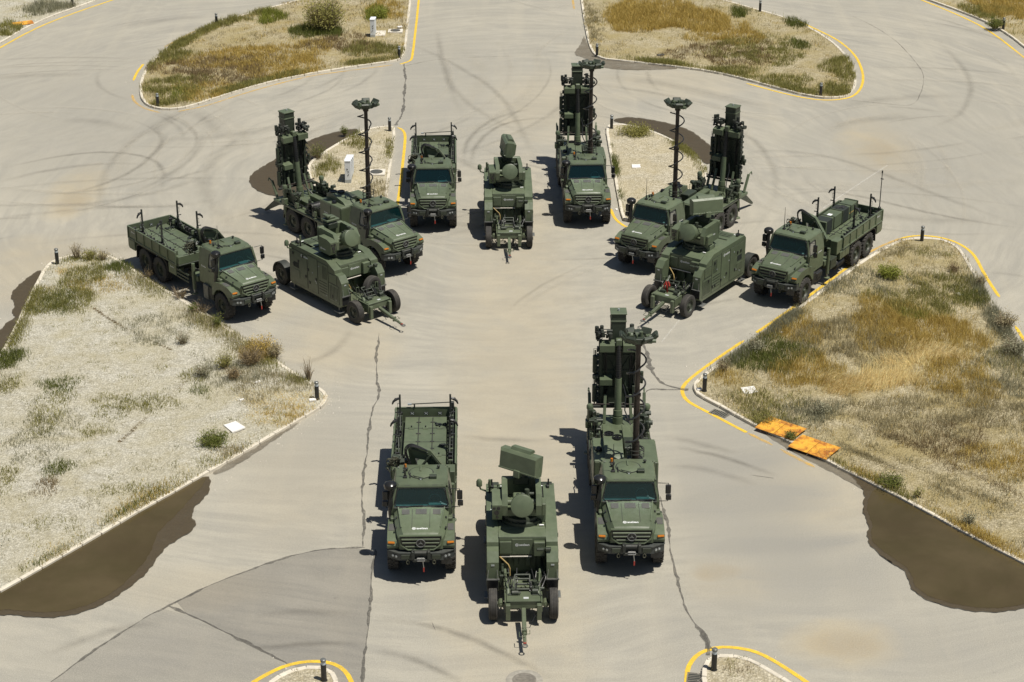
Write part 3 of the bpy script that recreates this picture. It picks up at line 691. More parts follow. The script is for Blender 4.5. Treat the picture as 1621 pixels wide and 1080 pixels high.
def truck_base(root):
    f = MB()
    for s in (-1, 1): f.b2(s*.42-.05, s*.42+.05, -.85, 8.95, .98, 1.22)
    for y in (-.7, .9, 2.4, 4.2, 5.2, 6.6, 8.2, 8.9): f.b2(-.38, .38, y-.06, y+.06, 1.02, 1.16)
    f.b2(-.5, .5, -.8, .9, .75, 1.3, .05)
    for y in (0, 5.9, 7.35):
        f.cyl((-.95, y, .65), (.95, y, .65), .11, n=10); f.lathe([(-.28, .05), (-.2, .22), (0, .29), (.2, .22), (.28, .05)], (0.1, y, .65), n=12)
    f.cyl((0, 1.2, .8), (0, 5.7, .7), .06, n=8); f.b2(-.5, .5, 3.0, 4.4, .62, 1.02, .06)
    f.build('chassis_frame', 'chassis', root)
    for i, (x, y) in enumerate(((-1.04, 0), (1.04, 0), (-1.04, 5.9), (1.04, 5.9), (-1.04, 7.35), (1.04, 7.35))): wheel(root, x, y, .65, RIM_T, TY_T, i)
    # bumper
    b = MB()
    b.prism([(-.78, -1.24), (.78, -1.24), (1.2, -.98), (1.2, -.72), (1.05, -.72), (.72, -.98), (-.72, -.98), (-1.05, -.72), (-1.2, -.72), (-1.2, -.98)], .99, 1.26, ax='z')
    b.prism([(-.78, -1.265), (.78, -1.28), (1.22, -1.0), (1.22, -.9), (-1.22, -.9), (-1.22, -1.0)], 1.263, 1.30, ax='z')
    bo = b.build('bumper', 'bumper', root)
    for s in (-1, 1):
        for k, t in enumerate((.2, .5)):
            x, y = .8+.4*t, -1.24+.26*t
            q = Vector((s*math.sin(.55), -math.cos(.55), 0)); c = Vector((s*x, y, 1.13))
            mb = MB(); mb.cyl(c-q*.02, c+q*.025, .066, .062, 14); mb.cyl(c+q*.026, c+q*.036, .04, .03, 12, 1)
            mb.build('headlamp', ['steel_dark', 'lens'], bo)
        mb = MB(); mb.b2(s*.55-.16, s*.55+.16, -1.29, -1.245, 1.06, 1.24); mb.build('bumper_step', 'paint_dark', bo)
        mb = MB(); mb.tube([(s*.47+math.cos(a)*.05, -1.27, .93+math.sin(a)*.075) for a in np.linspace(0, 2*math.pi, 12, endpoint=False)], .02, 6, closed=True)
        mb.b2(s*.47-.03, s*.47+.03, -1.29, -1.2, .97, 1.05); mb.build('tow_shackle', 'hose', bo)
    wi = MB(); wi.b2(-.30, .30, -1.36, -1.22, .98, 1.08); wi.b2(-.34, -.22, -1.38, -1.0, 1.08, 1.42, .03); wi.b2(.22, .34, -1.38, -1.0, 1.08, 1.42, .03)
    wi.cyl((-.22, -1.22, 1.27), (.22, -1.22, 1.27), .1, n=16); wi.tube([(-.26, -1.36, 1.46), (.26, -1.36, 1.46)], .018); wi.cyl((-.14, -1.4, 1.14), (.14, -1.4, 1.14), .025, n=8, mi=1); wi.cyl((-.14, -1.4, 1.06), (.14, -1.4, 1.06), .025, n=8, mi=1)
    wi.b2(-.12, .12, -1.375, -1.36, 1.02, 1.17, .004, 1); wi.build('winch', ['chassis', 'steel'], bo)
    st = MB(); st.tube([(.07, -1.40, 1.10), (.08, -1.43, .95), (.10, -1.43, .80)], .017); st.b2(.07, .125, -1.445, -1.415, .62, .80, .012, 1); st.build('winch_strap', ['steel', 'red'], root)
    fl = MB(); fl.b2(.72, 1.12, -1.06, -1.03, .72, .978, .008); fl.build('bumper_flap', 'black', root)
    # bonnet
    def sec(y, wt, zt, w, zs, zb): return [(-w, y, zb), (-w, y, zs), (-wt, y, zt), (-wt*.45, y, zt+.022), (wt*.45, y, zt+.022), (wt, y, zt), (w, y, zs), (w, y, zb)]
    h = MB(); h.loft([sec(.44, .84, 2.25, 1.0, 2.04, 1.45), sec(-.25, .76, 2.14, .95, 1.94, 1.4), sec(-.85, .68, 2.04, .86, 1.84, 1.36), sec(-1.03, .64, 1.99, .8, 1.80, 1.36), sec(-1.10, .60, 1.93, .76, 1.77, 1.36)])
    ho = h.build('bonnet', 'paint', root, smooth=18)
    hs = math.atan2(.11, .69)
    for x0, x1 in ((-.70, -.42), (-.2, .2), (.42, .70)):
        v = MB(); v.box(((x0+x1)/2, .12, 2.222 if x0 == -.2 else 2.213), (x1-x0, .30, .018), .004, (hs, 0, 0)); v.build('vent_panel', 'pad', ho)
    for x in (-.32, .32):
        v = MB(); v.box((x, -.28, 2.157), (.016, 1.05, .012), 0, (hs+.01, 0, 0)); v.build('panel_seam', 'chassis', ho)
    for s in (-1, 1):
        for y, z in ((-.05, 2.08), (-.62, 1.98)):
            v = MB(); v.box((s*.90, y, z), (.06, .10, .05), .012, (0, s*.7, 0)); v.build('bonnet_latch', 'black', ho)
        v = MB(); v.beam((s*.84, .40, 2.255), (s*.70, -.75, 2.07), .05, .035, .012); v.build('bonnet_rib', 'paint', ho)
    lettering(ho, (-.03, -.84, 2.064), (R(11), 0, 0), .56, .006)
    # grille: dark opening, bars, round emblem
    gr = MB(); gr.prism([(-.72, 1.90), (.72, 1.90), (.68, 1.58), (.44, 1.40), (-.44, 1.40), (-.68, 1.58)], -1.125, -1.09, ax='y'); go = gr.build('grille', 'black', root)
    e = MB(); e.tube([(-.75, -1.11, 1.925), (.75, -1.11, 1.925), (.72, -1.14, 1.57), (.46, -1.16, 1.385), (-.46, -1.16, 1.385), (-.72, -1.14, 1.57)], .042, 6, closed=True); e.build('grille_surround', 'paint', root, smooth=50)
    for k, (z, wd) in enumerate(((1.80, .71), (1.66, .69), (1.51, .58))):
        v = MB(); v.box((0, -1.16, z), (wd*2-.04, .05, .062), .016, (R(-6), 0, 0)); v.build('grille_bar', 'paint', go)
    em = MB(); em.tube([(math.cos(a)*.155, -1.205, 1.67+math.sin(a)*.155) for a in np.linspace(0, 2*math.pi, 24, endpoint=False)], .018, 6, closed=True); em.cyl((0, -1.16, 1.67), (0, -1.192, 1.67), .158, n=24, mi=1)
    for k in range(3):
        a = math.pi/2+k*2*math.pi/3; d = Vector((math.cos(a), 0, math.sin(a))); n_ = Vector((-d.z, 0, d.x)); c = Vector((0, -1.2, 1.67))
        em.add([c+d*.125, c+n_*.028, c-d*.02, c-n_*.028, c+Vector((0, -.014, 0))], [(0, 1, 4), (1, 2, 4), (2, 3, 4), (3, 0, 4)])
    em.build('star_emblem', ['steel_dark', 'black'], go, smooth=None)
    # wings over the front wheels
    for s in (-1, 1):
        arc = [(math.cos(a)*.80, .66+math.sin(a)*.80) for a in np.linspace(R(25), R(150), 10)]
        out = [(.86, .98), (.84, 1.50), (.70, 1.68), (.1, 1.80), (-.55, 1.78), (-.97, 1.64), (-1.05, 1.48), (-1.0, 1.345), (-.78, 1.345)]
        poly = out + arc[::-1]
        v = MB(); v.prism(poly, s*.80, s*1.21); wo = v.build('wing', 'paint', root)
        v = MB(); v.box((s*1.065, -.25, 1.797), (.22, .46, .014), .003, (R(1.8), 0, 0)); v.build('tread_pad', 'pad', wo)
        v = MB(); v.box((s*1.06, -1.0, 1.585), (.25, .11, .085), .02, (R(-35), 0, s*.12)); v.build('indicator_lamp', 'orange', wo)
        v = MB(); v.prism([(-.93, 1.34), (-.93, 1.2), (-.6, 1.2), (-.62, 1.34)], s*.84, s*1.17); v.build('wing_liner', 'black', wo)
        v = MB(); v.b2(s*1.0-.13, s*1.0+.13, .18, .52, 1.76, 1.92, .03); v.build('air_intake_box', 'paint', wo)
    # cab shell
    def fx(z): return 1.09-(z-2.22)*.155 if z > 2.22 else 1.09
    c = MB()
    def lean(s, y0, y1, z0, z1, t=.05, dy=0.0):
        a, b_ = fx(z0), fx(z1)
        vs = [(s*a, y0, z0), (s*a, y1, z0), (s*b_, y1, z1), (s*b_, y0+dy, z1), (s*(a-t), y0, z0), (s*(a-t), y1, z0), (s*(b_-t), y1, z1), (s*(b_-t), y0+dy, z1)]
        c.add(vs, [(0, 1, 2, 3), (4, 7, 6, 5), (0, 4, 5, 1), (1, 5, 6, 2), (2, 6, 7, 3), (3, 7, 4, 0)])
    for s in (-1, 1):
        lean(s, .40, 2.15, 1.25, 2.22); lean(s, .40, .56, 2.22, 2.98, .09, .16); lean(s, 1.28, 2.15, 2.22, 2.98); lean(s, .70, 1.28, 2.86, 2.98)
    c.b2(-1.04, 1.04, 2.10, 2.16, 1.25, 2.98); c.b2(-1.04, 1.04, .45, 2.1, 1.25, 1.32); c.b2(-1.04, 1.04, .40, .46, 1.45, 2.22); c.b2(-.90, .90, .60, .70, 2.93, 3.0)
    o1 = [(-.84, .56), (.84, .56), (.965, .86), (.975, 1.8), (.86, 2.18), (-.86, 2.18), (-.975, 1.8), (-.965, .86)]
    def ring(k, dy, z): return [(x*k, 1.37+(y-1.37)*dy, z) for x, y in o1]
    c.loft([ring(1.0, 1.0, 2.965), ring(1.0, 1.0, 3.01), ring(.95, .95, 3.075), ring(.80, .80, 3.115)])
    cab = c.build('cab', 'paint', root, smooth=28)
    w = MB(); w.add([(-.985, .425, 2.27), (.985, .425, 2.27), (.875, .585, 2.955), (-.875, .585, 2.955)], [(0, 1, 2, 3)]); w.build('windscreen', 'glass', cab, smooth=None)
    w = MB(); cr = .09; pts = []
    for (x, y, z), (ax, az) in (((-.985, .42, 2.27), (1, 1)), ((.985, .42, 2.27), (-1, 1)), ((.875, .58, 2.955), (-1, -1)), ((-.875, .58, 2.955), (1, -1))):
        t = (z-2.27)/.685; first = (x+ax*cr, y, z); second = (x, y+.02*az, z+az*cr)
        pts += [second, first] if (x < 0 and z < 2.5) else [first, second] if (x > 0 and z < 2.5) else [second, first] if x > 0 else [first, second]
    w.tube(pts, .028, 6, closed=True); w.build('screen_seal', 'black', cab)
    w = MB(); w.b2(-1.0, 1.0, .34, .44, 2.215, 2.255, .01); w.build('scuttle', 'chassis', cab)
    for x in (-.55, .35):
        w = MB(); w.tube([(x, .37, 2.27), (x+.28, .385, 2.315), (x+.62, .385, 2.33)], .012); w.build('wiper', 'black', cab)
    w = MB(); w.b2(-1.0, 1.0, .5, .95, 1.85, 2.20, .05); w.b2(.25, .72, .55, .8, 2.2, 2.28, .04); w.build('dashboard', 'dash', cab)
    w = MB(); w.tube([(.48+math.cos(a)*.22, .98+math.sin(a)*.10, 2.22+math.sin(a)*.20) for a in np.linspace(0, 2*math.pi, 16, endpoint=False)], .02, 6, closed=True); w.build('steering_wheel', 'dash', cab)
    for x in (-.5, .5):
        w = MB(); w.b2(x-.27, x+.27, 1.2, 1.75, 1.6, 1.8, .05); w.box((x, 1.8, 2.2), (.5, .14, .85), .05, (R(-8), 0, 0)); w.b2(x-.14, x+.14, 1.82, 1.92, 2.62, 2.82, .03); w.build('seat', 'seat', cab)
    hz = 3.118
    w = MB(); w.lathe([(hz-.02, .43), (hz+.02, .43), (hz+.035, .40), (hz+.045, 0.0)], (-.02, 1.42, 0), 'z', 28); w.b2(-.06, .0, 1.45, 1.85, hz+.03, hz+.09); ha = w.build('roof_hatch', 'paint', cab, smooth=30)
    w = MB(); w.lathe([(hz-.02, .47), (hz+.006, .47), (hz+.006, .42)], (-.02, 1.42, 0), 'z', 28); w.build('hatch_gap_shade', 'black', cab)  # black ring painting the shaded gap around the hatch
    w = MB(); w.b2(-.42, -.39, 1.0, 1.35, hz-.02, hz+.06); w.tube([(-.38, 1.3, hz), (-.25, 1.08, hz+.05), (.0, 1.0, hz+.03)], .012); w.build('roof_rail', 'black', cab)
    w = MB(); w.b2(.30, .56, .93, 1.10, 3.06, 3.24, .012); w.build('roof_sensor_box', 'paint_dark', cab)
    w = MB(); w.lathe([(3.09, .12), (3.15, .11), (3.17, 0)], (.46, 1.25, 0), 'z', 16); w.build('roof_vent_cap', 'paint', cab)
    w = MB(); w.b2(-.10, .06, .90, 1.0, 3.07, 3.16, .01); w.b2(-.05, .01, .86, .9, 3.09, 3.15, .008, 1); w.build('roof_camera', ['paint_dark', 'lens'], cab)
    for x in (-.5, .5):
        w = MB(); w.b2(x-.10, x+.10, .585, .66, 3.03, 3.065, .012); w.build('marker_light', 'black', cab)
    w = MB(); w.b2(-.66, -.52, 1.0, 1.14, 3.06, 3.18, .01); w.cyl((-.59, 1.07, 3.18), (-.59, 1.07, 3.34), .035, n=8); w.cyl((-.59, 1.07, 3.34), (-.59, 1.07, 4.25), .018, .009, 6); w.build('whip_antenna', 'black', cab)
    w = MB(); w.b2(-.66, -.55, 1.72, 1.84, 3.08, 3.16, .008, 1); w.cyl((-.605, 1.78, 3.16), (-.605, 1.78, 3.29), .055, .045, 12); w.build('warning_beacon', ['orange', 'black'], cab)
    for k, (x, y) in enumerate(((-.62, 1.45), (-.55, 1.58), (.62, 1.75))):
        w = MB(); w.cyl((x, y, 3.06), (x, y, 3.2), .04, n=8); w.lathe([(3.2, .06), (3.24, .055), (3.26, 0)], (x, y, 0), 'z', 10); w.build('roof_fitting', 'chassis', cab)
    lettering(cab, (-.845, 1.95, 3.075), (R(0), R(-24), R(-90)), .34, .012)
    lettering(cab, (-1.09, 1.72, 2.12), SIDE_N, .42); lettering(cab, (1.09, 1.72, 2.12), SIDE_P, .42)
    for s in (-1, 1):
        d = MB(); d.b2(s*1.10-.012, s*1.10+.012, .52, 1.27, 1.42, 2.20, .008); do = d.build('door', 'paint', root)
        d = MB(); d.b2(s*1.093-.008, s*1.093+.008, .495, 1.295, 1.395, 2.217, .004); d.build('door_gap_shade', 'black', do)  # black backing plate, its colour gives the shade of the door gap
        d = MB(); d.b2(s*1.122-.014, s*1.122+.014, 1.10, 1.24, 2.02, 2.06, .006); d.build('door_handle', 'black', do)
        a, b_ = fx(2.24)-.02, fx(2.86)-.02
        d = MB(); d.add([(s*a, .58, 2.23), (s*a, 1.28, 2.23), (s*b_, 1.28, 2.86), (s*b_, .70, 2.86)], [(0, 1, 2, 3)]); d.build('door_window', 'side_glass', do, smooth=None)
        d = MB(); d.tube([(s*(a+.03), .585, 2.25), (s*(a+.03), 1.27, 2.25), (s*(b_+.03), 1.27, 2.85), (s*(b_+.03), .70, 2.85)], .016, 6, closed=True); d.build('window_seal', 'black', do)
        mx = 1.40 if s > 0 else 1.30
        d = MB(); d.tube([(s*1.03, .50, 2.95), (s*mx, .42, 2.98), (s*mx, .42, 2.25), (s*1.10, .50, 2.20)], .016); mo = d.build('mirror_arm', 'black', root)
        d = MB(); d.box((s*mx, .43, 2.73), (.20, .10, .36), .035); d.build('mirror_head', 'gloss_black', mo)
        d = MB(); d.box((s*(mx+.02), .43, 2.40), (.20, .10, .22), .035); d.build('mirror_head', 'gloss_black', mo)
    # snorkel
    w = MB(); w.tube([(-1.06, .62, 1.55), (-1.10, .56, 1.9), (-1.12, .46, 2.3), (-1.11, .46, 3.02)], [.12, .12, .105, .10], 12); sn = w.build('snorkel', 'black', root)
    w = MB(); w.lathe([(2.96, .10), (3.02, .21), (3.11, .24), (3.20, .225), (3.27, .14), (3.29, 0)], (-1.11, .46, 0), 'z', 22); w.build('snorkel_head', 'gloss_black', sn)
    # steps and boxes below the cab
    w = MB(); w.b2(-1.16, -.75, .82, 1.25, .62, 1.25, .02); w.b2(-1.2, -.7, 1.27, 1.7, .55, 1.28, .02, 1); w.build('cab_step', ['chassis', 'step_panel'], root)
    w = MB(); w.b2(.70, 1.16, .85, 1.30, .60, 1.22, .03); w.b2(.75, 1.2, 1.32, 1.95, .78, 1.12, .05); w.cyl((.95, 1.35, .66), (.95, 2.0, .66), .15, n=14); w.build('battery_box', 'black', root)
    for s in (-1, 1):
        w = MB(); poly = [(5.02, .95), (5.12, 1.28), (5.35, 1.42), (7.90, 1.42), (8.12, 1.28), (8.20, .60), (8.16, .60), (8.08, 1.25), (7.87, 1.38), (5.38, 1.38), (5.16, 1.25), (5.06, .95)]
        w.prism(poly, s*.82, s*1.25); w.build('mudguard', 'black', root)
M['steel_dark'] = plain('dull_steel', (.17, .175, .165), .4, .3, .1, 8)
M['side_glass'] = plain('pale_side_glass', (.20, .20, .17), .12, 0, .12, 2.0)  # opaque pale pane in place of clear glass
M['step_panel'] = plain('grey_step_panel', (.17, .165, .14), .6, .1, .12, 8.0)

# ------------------------------------------------------------------ cargo truck
def cargo_extras(root):
    b = MB(); b.b2(-1.22, 1.22, 3.9, 9.0, 1.43, 1.50); 
    for y in (4.2, 5.0, 5.9, 6.8, 7.7, 8.6): b.b2(-1.1, 1.1, y-.05, y+.05, 1.23, 1.43)
    bf = b.build('bed_floor', 'paint_dark', root)
    for i in range(3):
        x0 = -.84+.56*i
        for y0, y1 in ((4.35, 5.35), (5.36, 7.70), (7.71, 8.72)):
            v = MB(); v.b2(x0+.006, x0+.554, y0, y1-.012, 1.502, 1.78, .012); fo = v.build('deck_panel', 'paint', bf)
        for y in (5.36, 7.70):
            v = MB(); v.b2(x0+.17, x0+.39, y-.10, y+.08, 1.78, 1.815, .008); v.cyl((x0+.28, y+.02, 1.815), (x0+.28, y+.02, 1.88), .028, n=8, mi=1); v.build('tie_down_plate', ['paint', 'black'], bf)
        v = MB(); v.b2(x0+.19, x0+.37, 8.755, 8.775, 1.84, 1.98, .004); v.tube([(x0+.22, 8.745, 1.95), (x0+.34, 8.745, 1.87)], .012, 5, 1); v.tube([(x0+.22, 8.745, 1.87), (x0+.34, 8.745, 1.95)], .012, 5, 1); v.build('lashing_ring', ['camo', 'lens'], bf)
    for x in (-.28, .28):
        v = MB(); v.cyl((x, 4.6, 1.79), (x, 8.6, 1.79), .018, n=6); 
        for y in (5.0, 5.9, 6.5, 7.2, 8.2): v.b2(x-.09, x+.09, y-.03, y+.03, 1.78, 1.81, .006)
        v.build('floor_hinge', 'chassis', bf)
    for y in (6.1, 7.95):
        v = MB(); rr = random.Random(int(y*10))
        for k in range(7): v.box((.62+rr.uniform(-.2, .22), y+rr.uniform(-.07, .07), 1.82+rr.uniform(0, .05)), (rr.uniform(.08, .2), rr.uniform(.05, .1), .05), .01, (0, 0, rr.uniform(-1, 1)))
        v.build('folded_strap', 'camo', bf)
    b = MB(); b.b2(-1.2, 1.2, 3.92, 3.98, 1.503, 1.92); b.b2(-1.2, -.85, 3.99, 4.3, 1.503, 1.90); b.b2(.82, 1.2, 3.5, 4.1, 1.35, 2.05, .02); b.b2(.1, .8, 3.99, 4.3, 1.503, 1.84, .02); b.build('headboard', 'paint', root)
    for s in (-1, 1):
        v = MB(); v.b2(s*1.215-.018, s*1.215+.018, 4.12, 8.96, 1.503, 2.06); v.b2(s*1.22-.035, s*1.22+.035, 4.12, 8.96, 2.06, 2.10, .012); v.b2(s*1.235-.03, s*1.235+.03, 4.1, 8.97, 1.44, 1.52, .012)
        sb = v.build('side_board', 'paint', root)
        for k in range(7):
            y = 4.16+k*.79
            v = MB(); v.b2(s*1.25-.022, s*1.25+.022, y-.045, y+.045, 1.525, 2.055, .01); v.build('board_rib', 'paint', sb)
            if k < 6:
                v = MB(); v.b2(s*1.262-.012, s*1.262+.012, y+.2, y+.3, 1.46, 1.5, .006); v.build('board_latch', 'steel_dark', sb)
        lettering(sb, (s*1.2335, 8.42, 1.86), SIDE_N if s < 0 else SIDE_P, .36)
        v = MB(); v.prism([(8.30, 1.40), (8.97, 1.40), (8.97, 1.02), (8.86, .92), (8.30, .92)], s*.62, s*1.24); v.build('tail_locker', 'paint', root)
        v = MB()
        if s < 0:
            v.b2(-1.22, -.75, 4.25, 4.98, .84, 1.40, .02); lk = v.build('side_locker', 'paint', root); lettering(lk, (-1.22, 4.6, 1.22), SIDE_N, .36)
            for z in (.88, 1.06, 1.24):
                v = MB(); v.b2(-1.22, -1.16, 3.05, 4.2, z-.05, z+.05); v.build('side_rail', 'paint_dark', root)
        else:
            v.b2(.75, 1.24, 3.85, 4.95, .98, 1.40, .02); lk = v.build('side_locker', 'paint', root)
            for y in (4.05, 4.45):
                q = MB(); q.b2(1.24, 1.252, y, y+.36, 1.03, 1.36, .004); q.build('locker_lid', 'paint', lk)
            v = MB(); v.b2(.72, 1.2, 2.85, 3.55, .78, 1.3, .02); v.build('tool_box', 'paint_dark', root)
            v = MB(); v.cyl((.7, 3.85, .58), (.7, 3.85, .86), .2, n=16)
            v.cyl((1.0, 3.6, .72), (1.0, 4.5, .72), .20, n=16)
            for k in range(7): v.lathe([(3.62+k*.13, .205), (3.64+k*.13, .22), (3.66+k*.13, .205)], (1.0, 0, .72), 'y', 16)
            v.build('air_tank', 'black', root)
        for y in (5.80, 7.75):
            v = MB(); v.b2(s*1.0-.05, s*1.0+.05, y-.05, y+.05, 1.503, 2.45, .01); v.b2(s*1.0-.037, s*1.0+.037, y-.037, y+.037, 2.45, 3.25, .008); v.b2(s*1.0-.09, s*1.0+.09, y-.09, y+.09, 1.503, 1.53, .005)
            po = v.build('stanchion', 'chassis', root)
            v = MB(); v.tube([(s*1.03, y, 3.08), (s*1.16, y-.02, 3.05), (s*1.26, y-.04, 2.96), (s*1.3, y-.04, 2.85)], [.05, .06, .045, .03], 7); v.b2(s*1.16-.05, s*1.16+.05, y-.07, y+.03, 3.0, 3.1, .015); v.build('load_hook', 'black', po)
            v = MB(); v.tube([(s*1.03, y, 2.86), (s*1.10, y, 2.86), (s*1.10, y, 2.62), (s*1.03, y, 2.62)], .012); v.b2(s*1.05, s*1.2, y-.02, y+.02, 2.45, 2.49, .006) if s > 0 else v.b2(-1.2, -1.05, y-.02, y+.02, 2.45, 2.49, .006); v.build('winding_handle', 'black', po)
    for s in (-1, 1):
        v = MB(); v.cyl((s*1.10, 4.3, 2.03), (s*1.10, 8.85, 2.03), .022, n=6); v.cyl((s*.97, 4.4, 1.86), (s*.97, 8.8, 1.86), .02, n=6); fr = v.build('lashing_rail', 'chassis', root)
        for k in range(14):
            y = 4.45+k*.32; v = MB(); v.b2(s*1.03-.09, s*1.03+.09, y-.035, y+.035, 1.84, 2.06, .01); v.build('rail_clamp', 'black' if k % 3 else 'paint', fr)
        for y in (5.80, 7.75):
            v = MB(); v.tube([(s*1.0, y, 2.4), (s*.98, y-.75, 1.82)], .022, 6); v.tube([(s*1.0, y, 2.15), (s*.98, y+.45, 1.82)], .018, 6); v.build('stanchion_brace', 'paint_dark', root)
    for y in (4.34, 5.36, 6.5, 7.7, 8.72):
        v = MB(); v.b2(-.86, .86, y-.018, y+.006, 1.775, 1.789, .003); v.build('deck_joint', 'black', bf)
    v = MB(); v.b2(-1.19, 1.19, 8.945, 8.985, 1.503, 2.06); v.b2(-1.19, 1.19, 8.94, 9.0, 2.06, 2.1, .01); tg = v.build('tailgate', 'paint', root)
    for k in range(5):
        q = MB(); q.b2(-1.1+k*.5, -1.02+k*.5, 8.985, 9.02, 1.52, 2.05, .01); q.build('board_rib', 'paint', tg)
    # crane folded across the truck behind the cab
    v = MB(); v.b2(-1.05, 1.05, 2.45, 3.05, 1.05, 1.35, .03); v.cyl((-.25, 2.8, 1.35), (-.25, 2.8, 2.2), .24, .2, 16); v.b2(-.5, .1, 2.6, 3.1, 2.1, 2.45, .05); cr = v.build('crane_base', 'paint', root)
    v = MB(); v.prism([(-.46, 3.52), (-.42, 3.60), (.30, 3.40), (.38, 3.30), (1.0, 2.42), (.96, 2.28), (.84, 2.28), (.28, 3.20), (-.44, 3.44)], 2.62, 2.82, ax='y'); bo = v.build('crane_boom', 'paint', root)
    v = MB(); v.beam((.34, 2.59, 3.24), (.90, 2.59, 2.42), .05, .07, .01); v.beam((-.40, 2.59, 3.50), (.22, 2.59, 3.32), .05, .06, .01); v.cyl((-.2, 2.62, 2.5), (.30, 2.62, 3.2), .05, n=10); v.cyl((.0, 2.62, 2.74), (.30, 2.62, 3.2), .03, n=8, mi=1); v.build('crane_ram', ['paint_dark', 'steel'], bo)
    v = MB(); v.prism([(-.56, 3.52), (-.36, 3.50), (-.16, 2.30), (-.40, 2.30)], 2.86, 3.02, ax='y'); v.cyl((-.2, 2.97, 2.35), (-.42, 2.97, 3.4), .07, n=10, mi=1); v.build('crane_arm', ['paint', 'steel'], root)
    v = MB(); v.prism([(-.40, 3.43), (.26, 3.21), (.62, 2.62), (.30, 2.66), (.12, 2.98), (-.28, 3.06)], 2.68, 2.76, ax='y'); v.build('crane_gusset', 'paint', bo)
    v = MB()
    for k in range(3): v.tube(chk([(-.25+.03*k, 2.60, 2.3), (-.50-.04*k, 2.54+.03*k, 3.1), (-.60-.04*k, 2.52+.04*k, 3.45+.03*k), (-.46, 2.50+.04*k, 3.68+.03*k), (-.2, 2.52+.03*k, 3.60+.03*k), (.2, 2.56, 3.44)]), .022, 6)
    v.build('hydraulic_hose', 'black', bo)
    v = MB(); rr = random.Random(5)
    v.beam((-.45, 2.95, 2.75), (-1.15, 3.05, 2.95), .2, .18, .02); v.beam((-.7, 2.95, 2.6), (-1.05, 3.0, 2.45), .15, .2, .02)
    for k in range(16): v.box((-.95+rr.uniform(-.35, .3), 3.0+rr.uniform(-.2, .2), 2.72+rr.uniform(-.3, .3)), (rr.uniform(.06, .2), rr.uniform(.06, .16), rr.uniform(.06, .2)), .012, (rr.uniform(-1, 1), rr.uniform(-1, 1), 0))
    v.build('crane_winch', 'paint_dark', root)
    v = MB()
    for k in range(9):
        a = [(-.95+rr.uniform(-.4, .3), 2.95+rr.uniform(-.25, .2), 2.75+rr.uniform(-.35, .35)) for _ in range(4)]; v.tube(chk(a), .02, 5)
    v.tube([(-1.25+math.cos(t)*.1, 2.95, 2.78+math.sin(t)*.14) for t in np.linspace(0, 5.2, 12)], .02, 6); v.build('hose_bundle', 'hose', root)
    for s in (-1, 1):
        v = MB(); v.cyl((s*1.10, 2.72, .62), (s*1.10, 2.72, 1.95), .085, n=14); v.cyl((s*1.10, 2.72, .42), (s*1.10, 2.72, .62), .055, n=12, mi=1); v.lathe([(.38, .15), (.42, .15), (.45, .06)], (s*1.10, 2.72, 0), 'z', 14); v.build('outrigger_leg', ['paint', 'steel'], root)
M['hose'] = plain('khaki_hose', (.07, .07, .045), .7, 0, .3, 12)
def chk(p):
    p = [Vector(q) for q in p]; return chaikin(p, False, 2)

